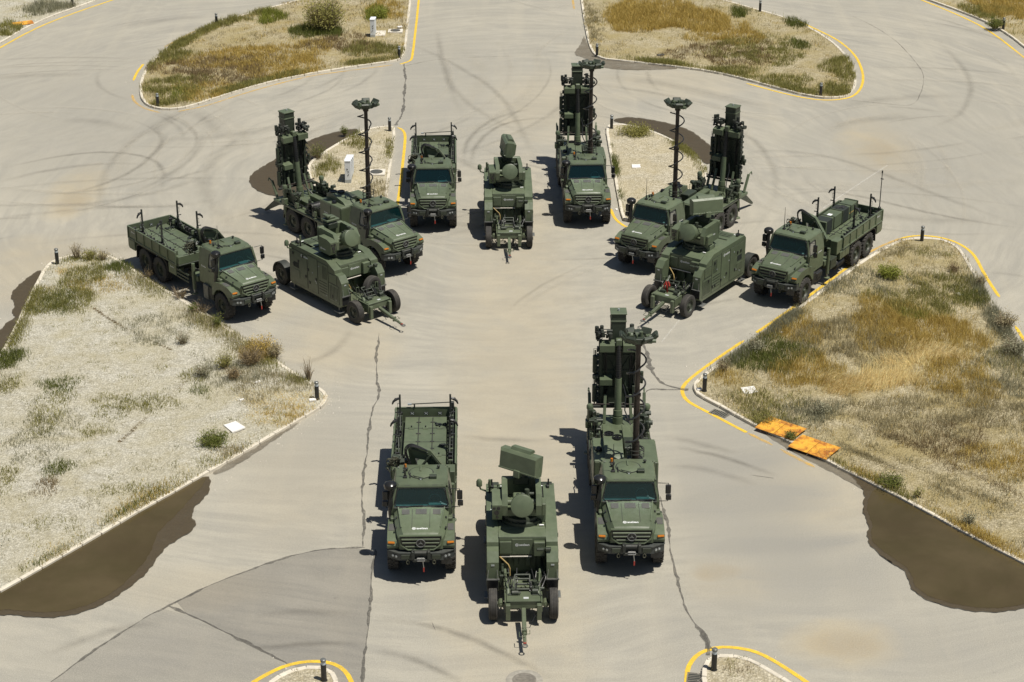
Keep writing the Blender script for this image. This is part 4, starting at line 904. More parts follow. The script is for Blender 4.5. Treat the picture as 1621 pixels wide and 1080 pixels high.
# ------------------------------------------------------------------ launcher truck
def clutter(rr, mb, x0, x1, y0, y1, z0, z1, n, sz=(.06, .24)):
    for k in range(n):
        c = (rr.uniform(x0, x1), rr.uniform(y0, y1), rr.uniform(z0, z1)); t = rr.random()
        if t < .55: mb.box(c, [rr.uniform(*sz) for _ in range(3)], .012, (0, 0, rr.choice((0, 0, .3, -.4))))
        elif t < .8: mb.cyl(c, (c[0], c[1], c[2]+rr.uniform(.1, .3)), rr.uniform(.03, .09), n=10)
        else: mb.cyl(c, (c[0]+rr.uniform(.1, .25), c[1], c[2]), rr.uniform(.03, .1), n=10)
def launcher_extras(root):
    rr = random.Random(11)
    v = MB(); v.b2(-1.22, 1.22, 2.45, 9.15, 1.36, 1.44, .015); v.b2(-1.24, -1.18, 2.5, 9.1, 1.30, 1.41); v.b2(1.18, 1.24, 2.5, 9.1, 1.30, 1.41); dk = v.build('deck', 'paint', root)
    # cabinets behind the cab
    v = MB(); v.b2(-1.2, -.06, 2.75, 4.65, 1.443, 2.68, .025); v.prism([(2.9, 2.68), (4.60, 2.68), (4.60, 2.90), (4.1, 3.02), (3.1, 2.82)], -.80, -.09); gb = v.build('generator_cabinet', 'paint', root)
    for i, (x0, x1) in enumerate(((-1.19, -.64), (-.62, -.07))):
        q = MB(); q.b2(x0+.02, x1-.02, 2.728, 2.75, 1.50, 2.62, .008); q.build('cabinet_door', 'paint', gb)
    for y0, y1 in ((2.80, 3.45), (3.65, 4.45)):
        q = MB(); q.b2(-1.222, -1.2, y0, y1+.15, 1.50, 2.62, .008); q.build('cabinet_door', 'paint', gb)
    lettering(gb, (-1.222, 4.05, 2.1), SIDE_N, .34)
    for x, y in ((-.58, 4.30), (-.28, 4.02)):
        q = MB(); q.lathe([(2.96, .19), (3.06, .19), (3.06, .16), (3.01, .155), (3.01, 0)], (x, y, 0), 'z', 18)
        for k in range(6):
            a = k*math.pi/3; q.beam((x, y, 3.03), (x+math.cos(a)*.15, y+math.sin(a)*.15, 3.03), .05, .01, 0)
        q.build('cooling_fan', 'gloss_black', gb)
    q = MB(); q.lathe([(2.68, .13), (2.76, .13), (2.82, .09), (2.84, 0)], (-1.0, 3.6, 0), 'z', 16); q.build('dome_antenna', 'gloss_black', gb)
    v = MB(); v.b2(.50, 1.2, 2.72, 4.65, 1.443, 2.62, .025); ec = v.build('equipment_cabinet', 'paint', root); lettering(ec, (1.2, 3.9, 2.05), SIDE_P, .36)
    for y0, y1 in ((2.76, 3.45), (3.65, 4.45)):
        q = MB(); q.b2(1.2, 1.222, y0, y1+.15, 1.50, 2.56, .008); q.build('cabinet_door', 'paint', ec)
    q = MB(); q.b2(.54, 1.16, 2.8, 4.58, 2.62, 2.645, .01); q.build('cabinet_lid', 'paint', ec)
    v = MB(); v.b2(-.04, .40, 3.0, 4.45, 1.443, 2.30, .02); v.b2(-.02, .46, 3.7, 4.6, 2.30, 2.75, .03); v.b2(-.03, .40, 2.74, 3.0, 1.443, 1.95, .02); v.build('control_cabinet', 'paint_dark', root)
    # sensor mast
    mx, my = .31, 2.42
    v = MB(); v.cyl((mx, my, 1.44), (mx, my, 3.6), .135, n=16); v.cyl((mx, my, 3.6), (mx, my, 5.6), .115, n=16); v.cyl((mx, my, 5.6), (mx, my, 7.75), .095, n=16)
    for z in (3.55, 5.55, 7.6): v.cyl((mx, my, z), (mx, my, z+.1), .145, n=16)
    ms = v.build('sensor_mast', 'mast', root)
    pts = []
    for i in range(120):
        t = i/119; a = t*2*math.pi*4.5+.6; r_ = .17+.24*abs(math.sin(a*.5+.5)); pts.append((mx+math.cos(a)*r_, my+math.sin(a)*r_, 3.25+t*4.25))
    v = MB(); v.tube(pts, .034, 6); v.build('coiled_cable', 'black', ms)
    v = MB()
    for z in (3.22, 3.38): v.tube([(mx+math.cos(a)*.32, my+math.sin(a)*.26, z) for a in np.linspace(0, 2*math.pi, 14, endpoint=False)], .016, 5, closed=True)
    for k in range(6): a = k*math.pi/3; v.tube([(mx+math.cos(a)*.32, my+math.sin(a)*.26, 3.0), (mx+math.cos(a)*.32, my+math.sin(a)*.26, 3.4)], .014, 5)
    v.b2(mx-.3, mx+.3, my-.2, my+.22, 2.75, 2.98, .03); v.build('mast_guard', 'chassis', root)
    # head of the mast: a shallow crown of sensor boxes on a truss
    hz = 7.85
    v = MB(); v.b2(mx-.2, mx+.2, my-.2, my+.2, hz-.1, hz+.1, .03); v.b2(mx-.14, mx+.14, my-.40, my-.15, hz-.05, hz+.16, .02); v.b2(mx-.14, mx+.14, my+.15, my+.45, hz-.05, hz+.2, .02)
    hd = v.build('sensor_head', 'paint_dark', root)
    v = MB(); clutter(rr, v, mx-.42, mx+.42, my-.3, my+.3, hz+.02, hz+.16, 18, (.06, .18)); v.b2(mx-.42, mx+.42, my-.04, my+.04, hz+.0, hz+.06); v.b2(mx-.04, mx+.04, my-.34, my+.34, hz+.0, hz+.065); v.build('receiver_box', 'paint', hd)
    for k in range(6):
        a = k*math.pi/3; d = Vector((math.cos(a), math.sin(a), 0)); c = Vector((mx+d.x*.56, my+d.y*.44, hz+.10))
        q = Euler((0, R(-48), 0)).to_matrix(); q = Euler((0, 0, a)).to_matrix() @ q
        v = MB(); v.box(c, (.36, .46 if k % 3 == 0 else .40, .11), .025, q); v.box(c+q @ Vector((.02, 0, .07)), (.24, .3, .05), .015, q); v.build('sensor_panel', 'paint_dark', hd)
        v = MB(); v.beam((mx+d.x*.15, my+d.y*.15, hz-.05), (mx+d.x*.6, my+d.y*.46, hz+.06), .06, .07, .01); v.beam((mx+d.x*.5, my+d.y*.4, hz+.05), (mx+math.cos(a+math.pi/3)*.5, my+math.sin(a+math.pi/3)*.4, hz+.05), .05, .06, .01); v.build('truss_arm', 'paint_dark', hd)
    # rails and gear on the deck
    for x0, x1 in ((-.66, -.30), (.12, .46)):
        v = MB(); v.b2(x0, x1, 4.75, 7.7, 1.62, 1.72, .015); v.b2(x0+.04, x0+.09, 4.75, 7.7, 1.443, 1.62, 0); v.b2(x1-.09, x1-.04, 4.75, 7.7, 1.443, 1.62, 0); v.build('deck_rail', 'paint', root)
    for s in (-1, 1):
        v = MB(); clutter(rr, v, s*.98-.16, s*.98+.16, 4.8, 6.2, 1.50, 2.0, 20); v.b2(s*.98-.14, s*.98+.14, 4.78, 6.25, 1.445, 1.56); v.b2(s*1.0-.02, s*1.0+.02, 4.8, 6.2, 1.56, 1.95); v.build('valve_bank', 'paint_dark', root)
        v = MB(); clutter(rr, v, s*.98-.16, s*.98+.16, 6.9, 8.5, 1.50, 2.2, 24); v.b2(s*.98-.14, s*.98+.14, 6.85, 8.55, 1.445, 1.56); v.b2(s*1.0-.02, s*1.0+.02, 6.9, 8.4, 1.56, 2.1); v.build('hydraulic_gear', 'paint_dark', root)
        v = MB()
        for k in range(9):
            x = s*(.62+k*.065); v.tube([(x, 5.6+math.cos(a)*.24, 1.82+math.sin(a)*.28) for a in np.linspace(0, 2*math.pi, 16, endpoint=False)], .032, 5, closed=True)
        v.build('cable_reel', 'black', root)
        v = MB()
        for k in range(8):
            a = [(s*.9+rr.uniform(-.25, .25), rr.uniform(4.7, 8.0), rr.uniform(1.5, 2.1))]
            for q in range(3): a.append((a[-1][0]+rr.uniform(-.15, .15), a[-1][1]+rr.uniform(-.45, .45), rr.uniform(1.5, 2.2)))
            v.tube(chk(a), .022, 5)
        v.tube([(s*.9, 4.7, 1.5), (s*.86, 5.6, 1.62), (s*.93, 6.6, 1.6), (s*.9, 8.0, 1.7)], .03, 6); v.build('cable_bundle', 'black', root)
        for y in (5.3, 7.0):
            v = MB()
            v.tube([(s*1.12, y-.14, 1.75), (s*1.12, y+.14, 1.75), (s*1.12, y+.14, 2.1), (s*1.12, y-.14, 2.1)], .018, 5, closed=True); v.b2(s*1.12-.07, s*1.12+.07, y-.13, y+.13, 1.46, 1.75, .02); v.build('grab_frame', 'paint', root)
        v = MB(); v.cyl((s*1.15, 8.05, .85), (s*1.15, 8.05, 2.25), .105, n=14); v.lathe([(2.25, .13), (2.38, .14), (2.45, .10), (2.47, 0)], (s*1.15, 8.05, 0), 'z', 14); v.cyl((s*1.15, 8.05, .30), (s*1.15, 8.05, .85), .07, n=12); v.lathe([(.26, .2), (.30, .2), (.34, .08)], (s*1.15, 8.05, 0), 'z', 16)
        v.b2(s*1.15-.17, s*1.15+.17, 7.9, 8.2, 1.44, 1.75, .02); v.build('stabiliser', 'paint', root)
        v = MB(); v.beam((s*.55, 8.35, 1.44), (s*.5, 8.75, 2.55), .12, .09, .015); v.build('tower_strut', 'paint', root)
        # tail arms and spades behind the truck
        v = MB(); v.prism([(9.1, 1.40), (9.55, 1.28), (11.0, .16), (10.95, .06), (9.6, .78), (9.1, .95)], s*.62-.07, s*.62+.07); v.b2(s*.62-.2, s*.62+.2, 9.15, 9.35, 1.05, 1.3, .02); v.build('tail_spade', 'paint_dark', root)
        v = MB(); v.beam((s*1.1, 8.9, 1.45), (s*1.12, 9.35, 2.35), .13, .10, .015); v.tube([(s*1.12, 9.35, 2.3), (s*1.14, 9.62, 2.42), (s*1.14, 9.7, 2.25)], .035, 6); v.build('tail_arm', 'paint', root)
        v = MB(); v.b2(s*.98-.24, s*.98+.24, 4.5, 4.98, .86, 1.30, .02); lk = v.build('side_locker', 'paint', root); lettering(lk, (s*1.22, 4.74, 1.14), SIDE_N if s < 0 else SIDE_P, .3)
        v = MB(); v.b2(s*.95-.22, s*.95+.22, 2.5, 4.4, .70, 1.29, .04); v.build('fuel_tank', 'paint_dark', root)
    v = MB(); v.b2(-1.1, 1.1, 8.72, 8.82, 1.95, 2.05, .01); v.cyl((-1.05, 8.6, 2.18), (1.05, 8.6, 2.18), .035, n=8, mi=1); v.build('cross_beam', ['chassis', 'mast'], root)
    # hydraulic lifting column
    v = MB(); v.cyl((0, 8.42, 1.44), (0, 8.42, 1.75), .21, n=20); v.cyl((0, 8.42, 1.75), (0, 8.6, 3.35), .145, .14, 20); v.cyl((0, 8.425, 1.78), (0, 8.45, 2.02), .19, n=20); lp = v.build('lift_cylinder', 'paint', root)
    v = MB(); v.cyl((0, 8.6, 3.35), (0, 8.74, 4.75), .105, n=16)
    for k in range(13): t = k/13; v.cyl((0, 8.6+.14*t, 3.38+1.3*t), (0, 8.605+.14*t, 3.42+1.3*t), .122, n=14)
    v.build('piston_bellows', 'black', lp)
    v = MB(); v.b2(-.12, .12, 8.66, 8.90, 4.72, 5.0, .02); v.cyl((0, 8.72, 4.7), (0, 8.74, 5.0), .05, n=10, mi=1); v.build('piston_head', ['paint', 'lens'], lp)
    # erected launch tower
    t = MB(); t.b2(-.70, .70, 8.98, 9.06, 2.0, 4.75, .015)
    for s in (-1, 1): t.b2(s*.72-.07, s*.72+.07, 8.86, 9.14, 1.9, 4.85, .02); t.b2(s*.64-.06, s*.64+.06, 8.80, 8.86, 2.0, 2.9, .01)
    for z in (2.05, 2.75, 3.5, 4.2): t.b2(-.65, .65, 8.94, 8.98, z-.04, z+.04, .008)
    tw = t.build('launch_tower', 'paint_dark', root)
    for x0, x1 in ((-.76, -.17), (.17, .78)):
        v = MB(); v.prism([(8.58, 4.50), (8.58, 4.78), (8.98, 4.88), (8.98, 4.50)], x0, x1); v.build('shoulder_box', 'paint', tw)
    v = MB(); v.prism([(8.60, 3.02), (8.60, 3.26), (8.97, 3.34), (8.97, 3.02)], -.74, -.24); v.build('shoulder_box', 'paint', tw)
    for z in (3.45, 2.15):
        v = MB(); v.cyl((-.93, 8.95, z), (-.93, 8.95, z+.75), .10, n=14); v.cyl((-.93, 8.95, z-.12), (-.93, 8.95, z+.98), .03, n=8); v.b2(-.95, -.75, 8.9, 9.0, z+.1, z+.16, .005); v.b2(-.95, -.75, 8.9, 9.0, z+.58, z+.64, .005); v.tube([(-.99, 8.95, z+.8), (-.99, 8.95, z+1.05), (-.87, 8.95, z+1.05), (-.87, 8.95, z+.8)], .012, 5); v.build('gas_bottle', 'paint_dark', tw)
    for s in (-1, 1):
        v = MB(); clutter(rr, v, s*.90-.06, s*.90+.06, 8.85, 9.1, 3.0, 3.3, 7); v.build('side_lock', 'paint_dark', tw)
        v = MB(); clutter(rr, v, s*.62-.32, s*.62+.28, 8.70, 9.1, 4.92, 5.3, 30, (.06, .2)); v.build('locking_gear', 'camo2', tw)
        v = MB()
        for k in range(7):
            a = [(s*.6+rr.uniform(-.35, .3), 8.75+rr.uniform(-.1, .3), 5.05+rr.uniform(-.1, .3)) for _ in range(4)]; v.tube(chk(a), .018, 5)
        v.build('cable_bundle', 'black', tw)
    for s in (-1, 1):
        for k in range(9):
            z = 2.1+k*.29; v = MB(); v.b2(s*.80-.06, s*.80+.06, 8.84, 9.10, z, z+rr.uniform(.06, .16), .01); v.cyl((s*.84, 8.82, z+.03), (s*.84, 8.76, z+.03), .03, n=8); v.build('rail_latch', 'camo2', tw)
        v = MB(); v.tube([(s*.46, 8.95, 2.05), (s*.46, 8.93, 3.2), (s*.50, 8.93, 4.4)], .022, 6); v.tube([(s*.52, 8.95, 2.05), (s*.53, 8.93, 3.4), (s*.56, 8.93, 4.4)], .018, 6); v.build('tower_pipe', 'black', tw)
        v = MB(); v.beam((s*.62, 8.95, 2.1), (s*.1, 8.95, 3.4), .05, .04, .008); v.beam((s*.1, 8.95, 3.5), (s*.62, 8.95, 4.45), .05, .04, .008); v.build('tower_brace', 'paint_dark', tw)
    v = MB(); v.tube([(.62, 8.9, 4.7), (.75, 8.8, 4.3), (.58, 8.85, 3.6), (.66, 8.84, 3.0)], .025, 5); v.tube([(.2, 8.75, 3.0), (.32, 8.6, 2.6), (.28, 8.4, 2.0), (.5, 7.9, 1.6)], .028, 5); v.build('cable_run', 'black', tw)
    v = MB(); v.b2(-.31, .29, 9.08, 9.66, 2.05, 5.92, .02); ca = v.build('missile_canister', 'paint_dark', root)
    v = MB(); v.b2(-.34, .32, 9.05, 9.69, 5.92, 5.975, .01); v.b2(-.33, .31, 9.06, 9.68, 5.60, 5.66, .008); v.cyl((0, 9.35, 5.975), (0, 9.35, 6.07), .04, n=8, mi=1); v.build('canister_cap', ['paint', 'lens'], ca)
    for z in (2.6, 3.4, 4.2):
        v = MB(); v.b2(-.345, .325, 9.07, 9.695, z, z+.09, .01); v.build('canister_strap', 'paint', ca)
M['camo2'] = plain('dark_fittings', (.030, .036, .028), .55, .1, .35, 9, .1)

# ------------------------------------------------------------------ gun-control trailer
def trailer(root, panel_yaw=None, turret_yaw=0.0, spare=False, red=False):
    for i, (x, y) in enumerate(((-1.06, 0), (1.06, 0), (-1.06, 6.18), (1.06, 6.18))): wheel(root, x, y, .55, RIM_C, TY_C, i)
    v = MB(); v.cyl((-.95, 0, .55), (.95, 0, .55), .08, n=12); v.b2(-.6, .6, -.42, .22, .60, .92, .02); v.prism([(-.45, .92), (-.42, .96), (.2, .96), (.22, .92)], -.58, .58); v.b2(-.66, -.60, -.5, .3, .5, .95); v.b2(.60, .66, -.5, .3, .5, .95)
    v.b2(-.62, -.46, -.62, -.45, .25, .86, .015); v.b2(.46, .62, -.62, -.45, .25, .86, .015)
    fb = v.build('front_bogie', 'paint', root)
    v = MB(); v.b2(.0, .18, -.36, -.24, .965, .975, .002); v.build('data_plate', 'cabinet_base', fb)
    for s in (-1, 1):
        v = MB(); v.tube([(s*.52, .1, .95), (s*.60, .75, 1.12), (s*.62, 1.15, 1.25)], .055, 8); v.cyl((s*.52, -.05, .9), (s*.52, .15, 1.05), .08, n=10); v.tube([(s*.48, .5, .95), (s*.48, .5, 1.5), (s*.62, .5, 1.5), (s*.62, .5, .95)], .02, 5); v.build('lift_arm', 'paint', root)
        v = MB(); v.cyl((s*.78, -.2, .62), (s*.78, .1, .62), .10, n=14); v.cyl((s*.78, -.24, .62), (s*.78, -.2, .62), .05, n=10); v.build('brake_chamber', 'paint', root)
    v = MB()
    for s in (-1, 1): v.beam((s*.26-.02, .1, .96), (s*.26-.02, .62, 1.36), .05, .08, .01)
    for t in (.15, .45, .75, 1.0): v.cyl((-.28, .1+.5*t, .97+.39*t), (.24, .1+.5*t, .97+.39*t), .04, n=10)
    v.build('access_step', 'paint_dark', root)
    v = MB(); v.beam((0, -.45, .62), (0, -1.5, .46), .15, .15, .02); v.cyl((0, -1.5, .46), (0, -2.25, .37), .06, n=12); v.b2(-.09, .09, -1.7, -1.62, .34, .56, .01)
    v.tube([(-.18, -1.75, .52), (-.18, -2.0, .48), (.02, -2.0, .48)], .014, 5); v.tube([(.18, -1.65, .52), (.18, -1.85, .5), (.0, -1.85, .5)], .014, 5)
    db = v.build('drawbar', 'paint', root)
    v = MB(); v.tube([(math.cos(a)*.085, -2.36+math.sin(a)*.085, .355) for a in np.linspace(0, 2*math.pi, 14, endpoint=False)], .026, 6, closed=True); v.b2(-.05, .05, -2.28, -2.18, .31, .42, .01, 1); v.build('towing_eye', ['steel_dark', 'red'], db)
    v = MB(); pts = []
    for i in range(90):
        t = i/89; a = t*2*math.pi*14; pts.append((.56+.05*math.cos(a)+.05*math.sin(t*9), -.1-.42*t, 1.02-.55*t+.05*math.sin(a)))
    v.tube(pts, .012, 4); v.tube([(.45, -.5, .5), (.3, -.75, .3), (.15, -.7, .28), (.05, -.8, .45)], .015, 5); v.build('coiled_air_line', 'black', root)
    for s in (-1, 1):
        v = MB(); rr = random.Random(20+s); clutter(rr, v, s*.42-.12, s*.42+.12, -.1, .35, .97, 1.12, 9, (.05, .14)); v.b2(s*.42-.12, s*.42+.12, -.12, .36, .955, 1.0); v.build('valve_block', 'paint_dark', root)
        v = MB()
        for k in range(5):
            a = [(s*.4+rr.uniform(-.2, .2), .1, 1.0)]
            for q in range(4): a.append((a[-1][0]+rr.uniform(-.12, .16)*s, a[-1][1]+rr.uniform(.12, .34), 1.0+rr.uniform(-.05, .45)))
            v.tube(chk(a), .020, 5)
        v.build('brake_hose', 'black', root)
        v = MB(); v.b2(s*.74-.08, s*.74+.08, .9, 1.25, .64, 1.15, .02); v.b2(s*.70-.04, s*.70+.04, 1.0, 1.9, 1.2, 1.28, .01); v.build('battery_case', 'paint_dark', root)
    # body: two side wings carried forward, a recessed middle
    prof = [(5.25, .55), (5.25, 2.40), (5.10, 2.55), (2.05, 2.55), (1.36, 2.24), (1.34, 2.08), (1.06, 2.05), (.80, 1.74), (.80, .62), (1.0, .46), (5.1, .46)]
    v = MB(); v.prism(prof, -1.25, -.84); v.prism(prof, .84, 1.25); v.b2(-.838, .838, 1.95, 5.24, .50, 2.47, .015); v.b2(-.838, .838, 1.50, 1.95, 1.62, 2.36, .03); v.prism([(1.50, 2.36), (1.95, 2.36), (1.95, 2.46), (1.78, 2.46)], -.836, .836); v.b2(-.838, .838, 1.0, 1.95, .50, .62, .01)
    bd = v.build('body', 'paint', root, smooth=25)
    v = MB(); v.b2(-.36, .36, 1.472, 1.50, 1.68, 2.28, .012); pn = v.build('front_panel', 'paint', bd); lettering(pn, (.0, 1.472, 2.05), FRONT, .50)
    v = MB(); v.b2(.40, .80, 1.33, 1.498, 1.66, 2.22, .02); v.build('junction_box', 'paint', bd)
    v = MB(); v.b2(-.80, -.38, 1.44, 1.498, 1.72, 2.2, .015); v.build('front_panel', 'paint', bd)
    v = MB(); v.b2(-.5, .5, 1.88, 1.948, .75, 1.5, .02); v.b2(-.30, -.12, 1.72, 1.88, 1.05, 1.40, .02); v.b2(.12, .30, 1.72, 1.88, 1.05, 1.40, .02); v.build('locker_front', 'paint', bd)
    v = MB(); v.b2(-.82, .34, 1.46, 1.50, 1.56, 1.60, .008); v.build('drip_rail', 'slab', bd)
    v = MB(); v.tube([(-.80, 1.42, 1.62), (-.5, 1.30, 1.36), (-.44, 1.26, 1.22), (-.44, 1.24, .95)], .028, 7); v.build('tan_pipe', 'brass', root)
    for s in (-1, 1):
        v = MB(); v.b2(s*1.05-.235, s*1.05+.235, .70, .80, 1.06, 1.10, .008); v.build('mudflap_bar', 'pad', bd)
        v = MB(); v.b2(s*1.05-.2, s*1.05+.2, .77, .798, .64, 1.05, .005); v.build('mud_flap', 'black', bd)
        for k in (-1, 1):
            v = MB(); v.tube([(s*1.05+k*.15, .78, 1.46), (s*1.05+k*.19, .70, 1.10)], .010, 5); v.build('flap_stay', 'steel', bd)
        v = MB(); v.b2(s*1.05-.06, s*1.05+.06, .785, .80, 1.60, 1.66, .003); v.build('reflector', 'lens', bd)
        x = s*1.25
        def plate(y0, y1, z0, z1, nm='side_panel', mat='paint', t=.016):
            if nm in ('side_panel', 'louvre_panel', 'louvre_door', 'side_door', 'access_flap'):
                q = MB(); q.b2(min(x, x+s*.007), max(x, x+s*.007), y0-.02, y1+.02, z0-.02, z1+.02, .002); q.build('panel_gap_shade', 'black', bd)  # thin black plate standing in for the shaded gap round each panel
            q = MB(); q.b2(min(x, x+s*t), max(x, x+s*t), y0, y1, z0, z1, .005); return q.build(nm, mat, bd)
        plate(1.05, 1.85, .62, 1.50, 'louvre_panel'); plate(1.2, 1.85, 1.56, 2.0); plate(1.92, 2.75, .62, 2.3, 'louvre_door'); plate(2.82, 3.62, .62, 2.36, 'side_door'); plate(3.70, 5.10, .62, 2.30, 'side_door')
        for k in range(6): plate(1.12+k*.12, 1.18+k*.12, .7, 1.42, 'louvre_slat', 'paint_dark', .024)
        for k in range(4): plate(2.02+k*.1, 2.07+k*.1, 1.55, 2.2, 'louvre_slat', 'paint_dark', .024)
        for k in range(5): plate(2.0, 2.68, .78+k*.14, .83+k*.14, 'louvre_slat', 'paint_dark', .022)
        plate(4.35, 4.9, .95, 1.32, 'access_flap', 'paint', .03); plate(4.40, 4.86, 1.42, 1.7, 'vent_grille', 'camo', .022)
        rr = random.Random(3+s)
        for k in range(9): 
            y, z = rr.uniform(1.3, 5.0), rr.uniform(.7, 2.1); plate(y, y+.09, z, z+.13, 'latch', 'black', .045)
        for k in range(6):
            y, z = rr.uniform(1.1, 5.1), rr.uniform(.7, 2.2); plate(y, y+.07, z, z+.06, 'notice_plate', 'lens', .026)
        lettering(bd, (s*1.267, 3.9 if s < 0 else 3.3, 2.18), SIDE_N if s < 0 else SIDE_P, .60)
        for yy in (1.1, 4.95):
            v = MB(); v.b2(s*1.22-.14, s*1.22+.14, yy-.2, yy+.25, .22, .26, .01); v.b2(s*1.2-.03, s*1.2+.03, yy, yy+.06, .255, .50, .01); v.build('foot_step', 'steel_dark', root)
        arc = [(6.18+math.cos(a)*.66, .55+math.sin(a)*.66) for a in np.linspace(R(-5), R(185), 16)]; arc2 = [(6.18+math.cos(a)*.62, .55+math.sin(a)*.62) for a in np.linspace(R(185), R(-5), 16)]
        v = MB(); v.prism(arc+arc2, s*.86, s*1.26); v.build('wheel_arch', 'chassis', root)
    v = MB(); v.cyl((-.95, 6.18, .55), (.95, 6.18, .55), .08, n=12); v.b2(-.5, .5, 5.25, 6.4, .55, .85, .03); v.b2(-.8, .8, 5.28, 5.7, .62, 1.3, .03); v.build('rear_bogie', 'paint_dark', root)
    # roof fittings
    for x0, x1, y0, y1 in ((-.8, -.1, 4.0, 5.1), (-.05, .8, 4.2, 5.1), (.30, .80, 2.5, 3.9), (-.82, -.62, 3.2, 4.9)):
        v = MB(); v.b2(x0, x1, y0, y1, 2.47, 2.515, .01); v.build('roof_hatch', 'paint', bd)
        v = MB(); v.b2(x0-.02, x1+.02, y0-.02, y1+.02, 2.46, 2.482, .002); v.build('panel_gap_shade', 'black', bd)  # shade of the gap round the hatch, put in as a black plate
    for y in (4.45, 4.62, 4.79):
        v = MB(); v.b2(-1.2, .78, y-.012, y+.012, 2.555, 2.575, .003); v.build('roof_rib', 'paint_dark', bd)
    for s in (-1, 1):
        v = MB(); v.b2(s*1.02-.05, s*1.02+.05, 4.7, 4.95, 2.552, 2.66, .015); v.cyl((s*1.04, 4.82, 2.66), (s*1.04, 4.82, 2.88), .03, n=8); v.build('roof_lamp', 'black', bd)
        v = MB(); v.b2(s*.98-.2, s*.98+.2, 5.0, 5.18, 2.5, 2.58, .012); v.build('hinge_block', 'paint_dark', bd)
    v = MB(); v.b2(.50, .86, 2.35, 2.75, 2.47, 2.78, .02); v.build('roof_box', 'paint', bd)
    for x, y in ((.62, 2.05), (-.72, 4.95), (.72, 4.95), (-1.1, 3.1)):
        v = MB(); v.b2(x, x+.16, y, y+.06, 2.556 if abs(x) > .83 else 2.50, 2.572 if abs(x) > .83 else 2.522, .003); v.build('notice_plate', 'white', bd)
    v = MB(); v.cyl((-1.12, 4.4, 2.55), (-1.12, 4.4, 2.8), .035, n=8); v.cyl((-1.12, 4.4, 2.8), (-1.12, 4.4, 3.1), .05, n=8, mi=1); v.build('aerial_stub', ['black', 'paint'], bd)
    v = MB(); v.tube([(-1.25, 5.0, 2.3), (-1.45, 5.05, 2.36), (-1.5, 5.05, 2.5)], .035, 6); v.lathe([(2.48, .08), (2.5, .11), (2.68, .11), (2.76, .06), (2.78, 0)], (-1.5, 5.05, 0), 'z', 14); v.build('side_camera', 'paint', root)
    v = MB(); v.tube([(.84, 1.30, 2.02), (.68, 1.16, 2.05), (.6, 1.1, 2.08)], .03, 6); v.box((.62, 1.08, 2.10), (.26, .14, .10), .02); v.box((.90, 1.05, 2.12), (.2, .14, .12), .02); v.build('work_lamp', 'paint_dark', root)
    # turret
    v = MB(); v.lathe([(2.47, .80), (2.60, .80), (2.62, .70), (2.72, .68)], (0, 2.75, 0), 'z', 32)
    for k in range(18): a = k*math.pi/9; v.cyl((math.cos(a)*.75, 2.75+math.sin(a)*.75, 2.6), (math.cos(a)*.75, 2.75+math.sin(a)*.75, 2.64), .03, n=6)
    v.build('turret_ring', 'paint_dark', root)
    v = MB(); v.b2(-.62, .62, -.45, .75, .0, .30, .03)
    for s in (-1, 1): v.prism([(-.75, .22), (-.78, .62), (-.55, .98), (.50, 1.02), (.72, .80), (.72, .10), (-.3, .10)], s*.50, s*.70)
    v.b2(-.70, .70, .60, .80, .30, 1.0, .03); v.b2(-.30, .30, -.15, .25, .3, .62, .03)
    tu = v.build('turret', 'paint', root, loc=(0, 2.75, 2.72), rot=(0, 0, turret_yaw))
    v = MB(); v.prism([(-.72, .05), (-.86, .25), (-.86, .70), (-.55, .80), (.15, .80), (.15, .05)], -1.05, -.705); eb = v.build('optics_box', 'paint', tu)
    v = MB()
    for z, x, r_ in ((.58, -.98, .05), (.58, -.83, .06), (.40, -.90, .085), (.22, -.88, .045)): v.cyl((x, -.84, z), (x, -.885, z), r_, n=14); v.cyl((x, -.885, z), (x, -.89, z), r_*.75, n=12, mi=1)
    v.build('optics_lens', ['black', 'gloss_black'], tu)
    lettering(tu, (-1.05, -.2, .25), SIDE_N, .42); lettering(tu, (.70, .1, .45), SIDE_P, .46)
    tl = R(20); d = Vector((0, -math.cos(tl), math.sin(tl))); c0 = Vector((0, -.50, .58))
    v = MB(); v.cyl(c0, c0+d*.42, .30, .40, 28); v.cyl(c0+d*.42, c0+d*.66, .405, n=32); v.cyl(c0+d*.66, c0+d*.675, .405, .38, 32); v.cyl((-.5, -.45, .6), (.5, -.45, .6), .11, n=14); v.build('tracking_dish', 'paint', tu, smooth=40)
    v = MB(); rr = random.Random(4); clutter(rr, v, -.3, .3, -.62, -.5, .92, 1.0, 10, (.04, .12)); v.build('feed_gear', 'paint_dark', tu)
    v = MB(); v.b2(.70, .86, -.6, -.1, .12, .60, .03); v.build('drive_box', 'paint', tu)
    v = MB(); v.b2(-.28, .28, .42, .95, .8, 1.12, .04); v.cyl((0, .62, 1.1), (0, .62, 1.22), .2, .17, 18); v.build('panel_pedestal', 'paint_dark', tu)
    if panel_yaw is None:
        v = MB(); v.b2(-.36, .36, .40, .92, 1.20, 1.30, .02); v.b2(-.2, .2, .48, .84, 1.30, 1.42, .03); v.b2(-.3, -.1, .45, .9, 1.42, 1.52, .02); v.build('sensor_platform', 'paint', tu)
    else:
        v = MB()
        v.loft([[(-.80, -.02, .12), (.80, -.02, .12), (.80, -.02, .80), (-.80, -.02, .80)], [(-.86, .05, .02), (.86, .05, .02), (.86, .05, .90), (-.86, .05, .90)], [(-.86, .26, .02), (.86, .26, .02), (.86, .26, .90), (-.86, .26, .90)], [(-.74, .42, .16), (.74, .42, .16), (.74, .42, .78), (-.74, .42, .78)]])
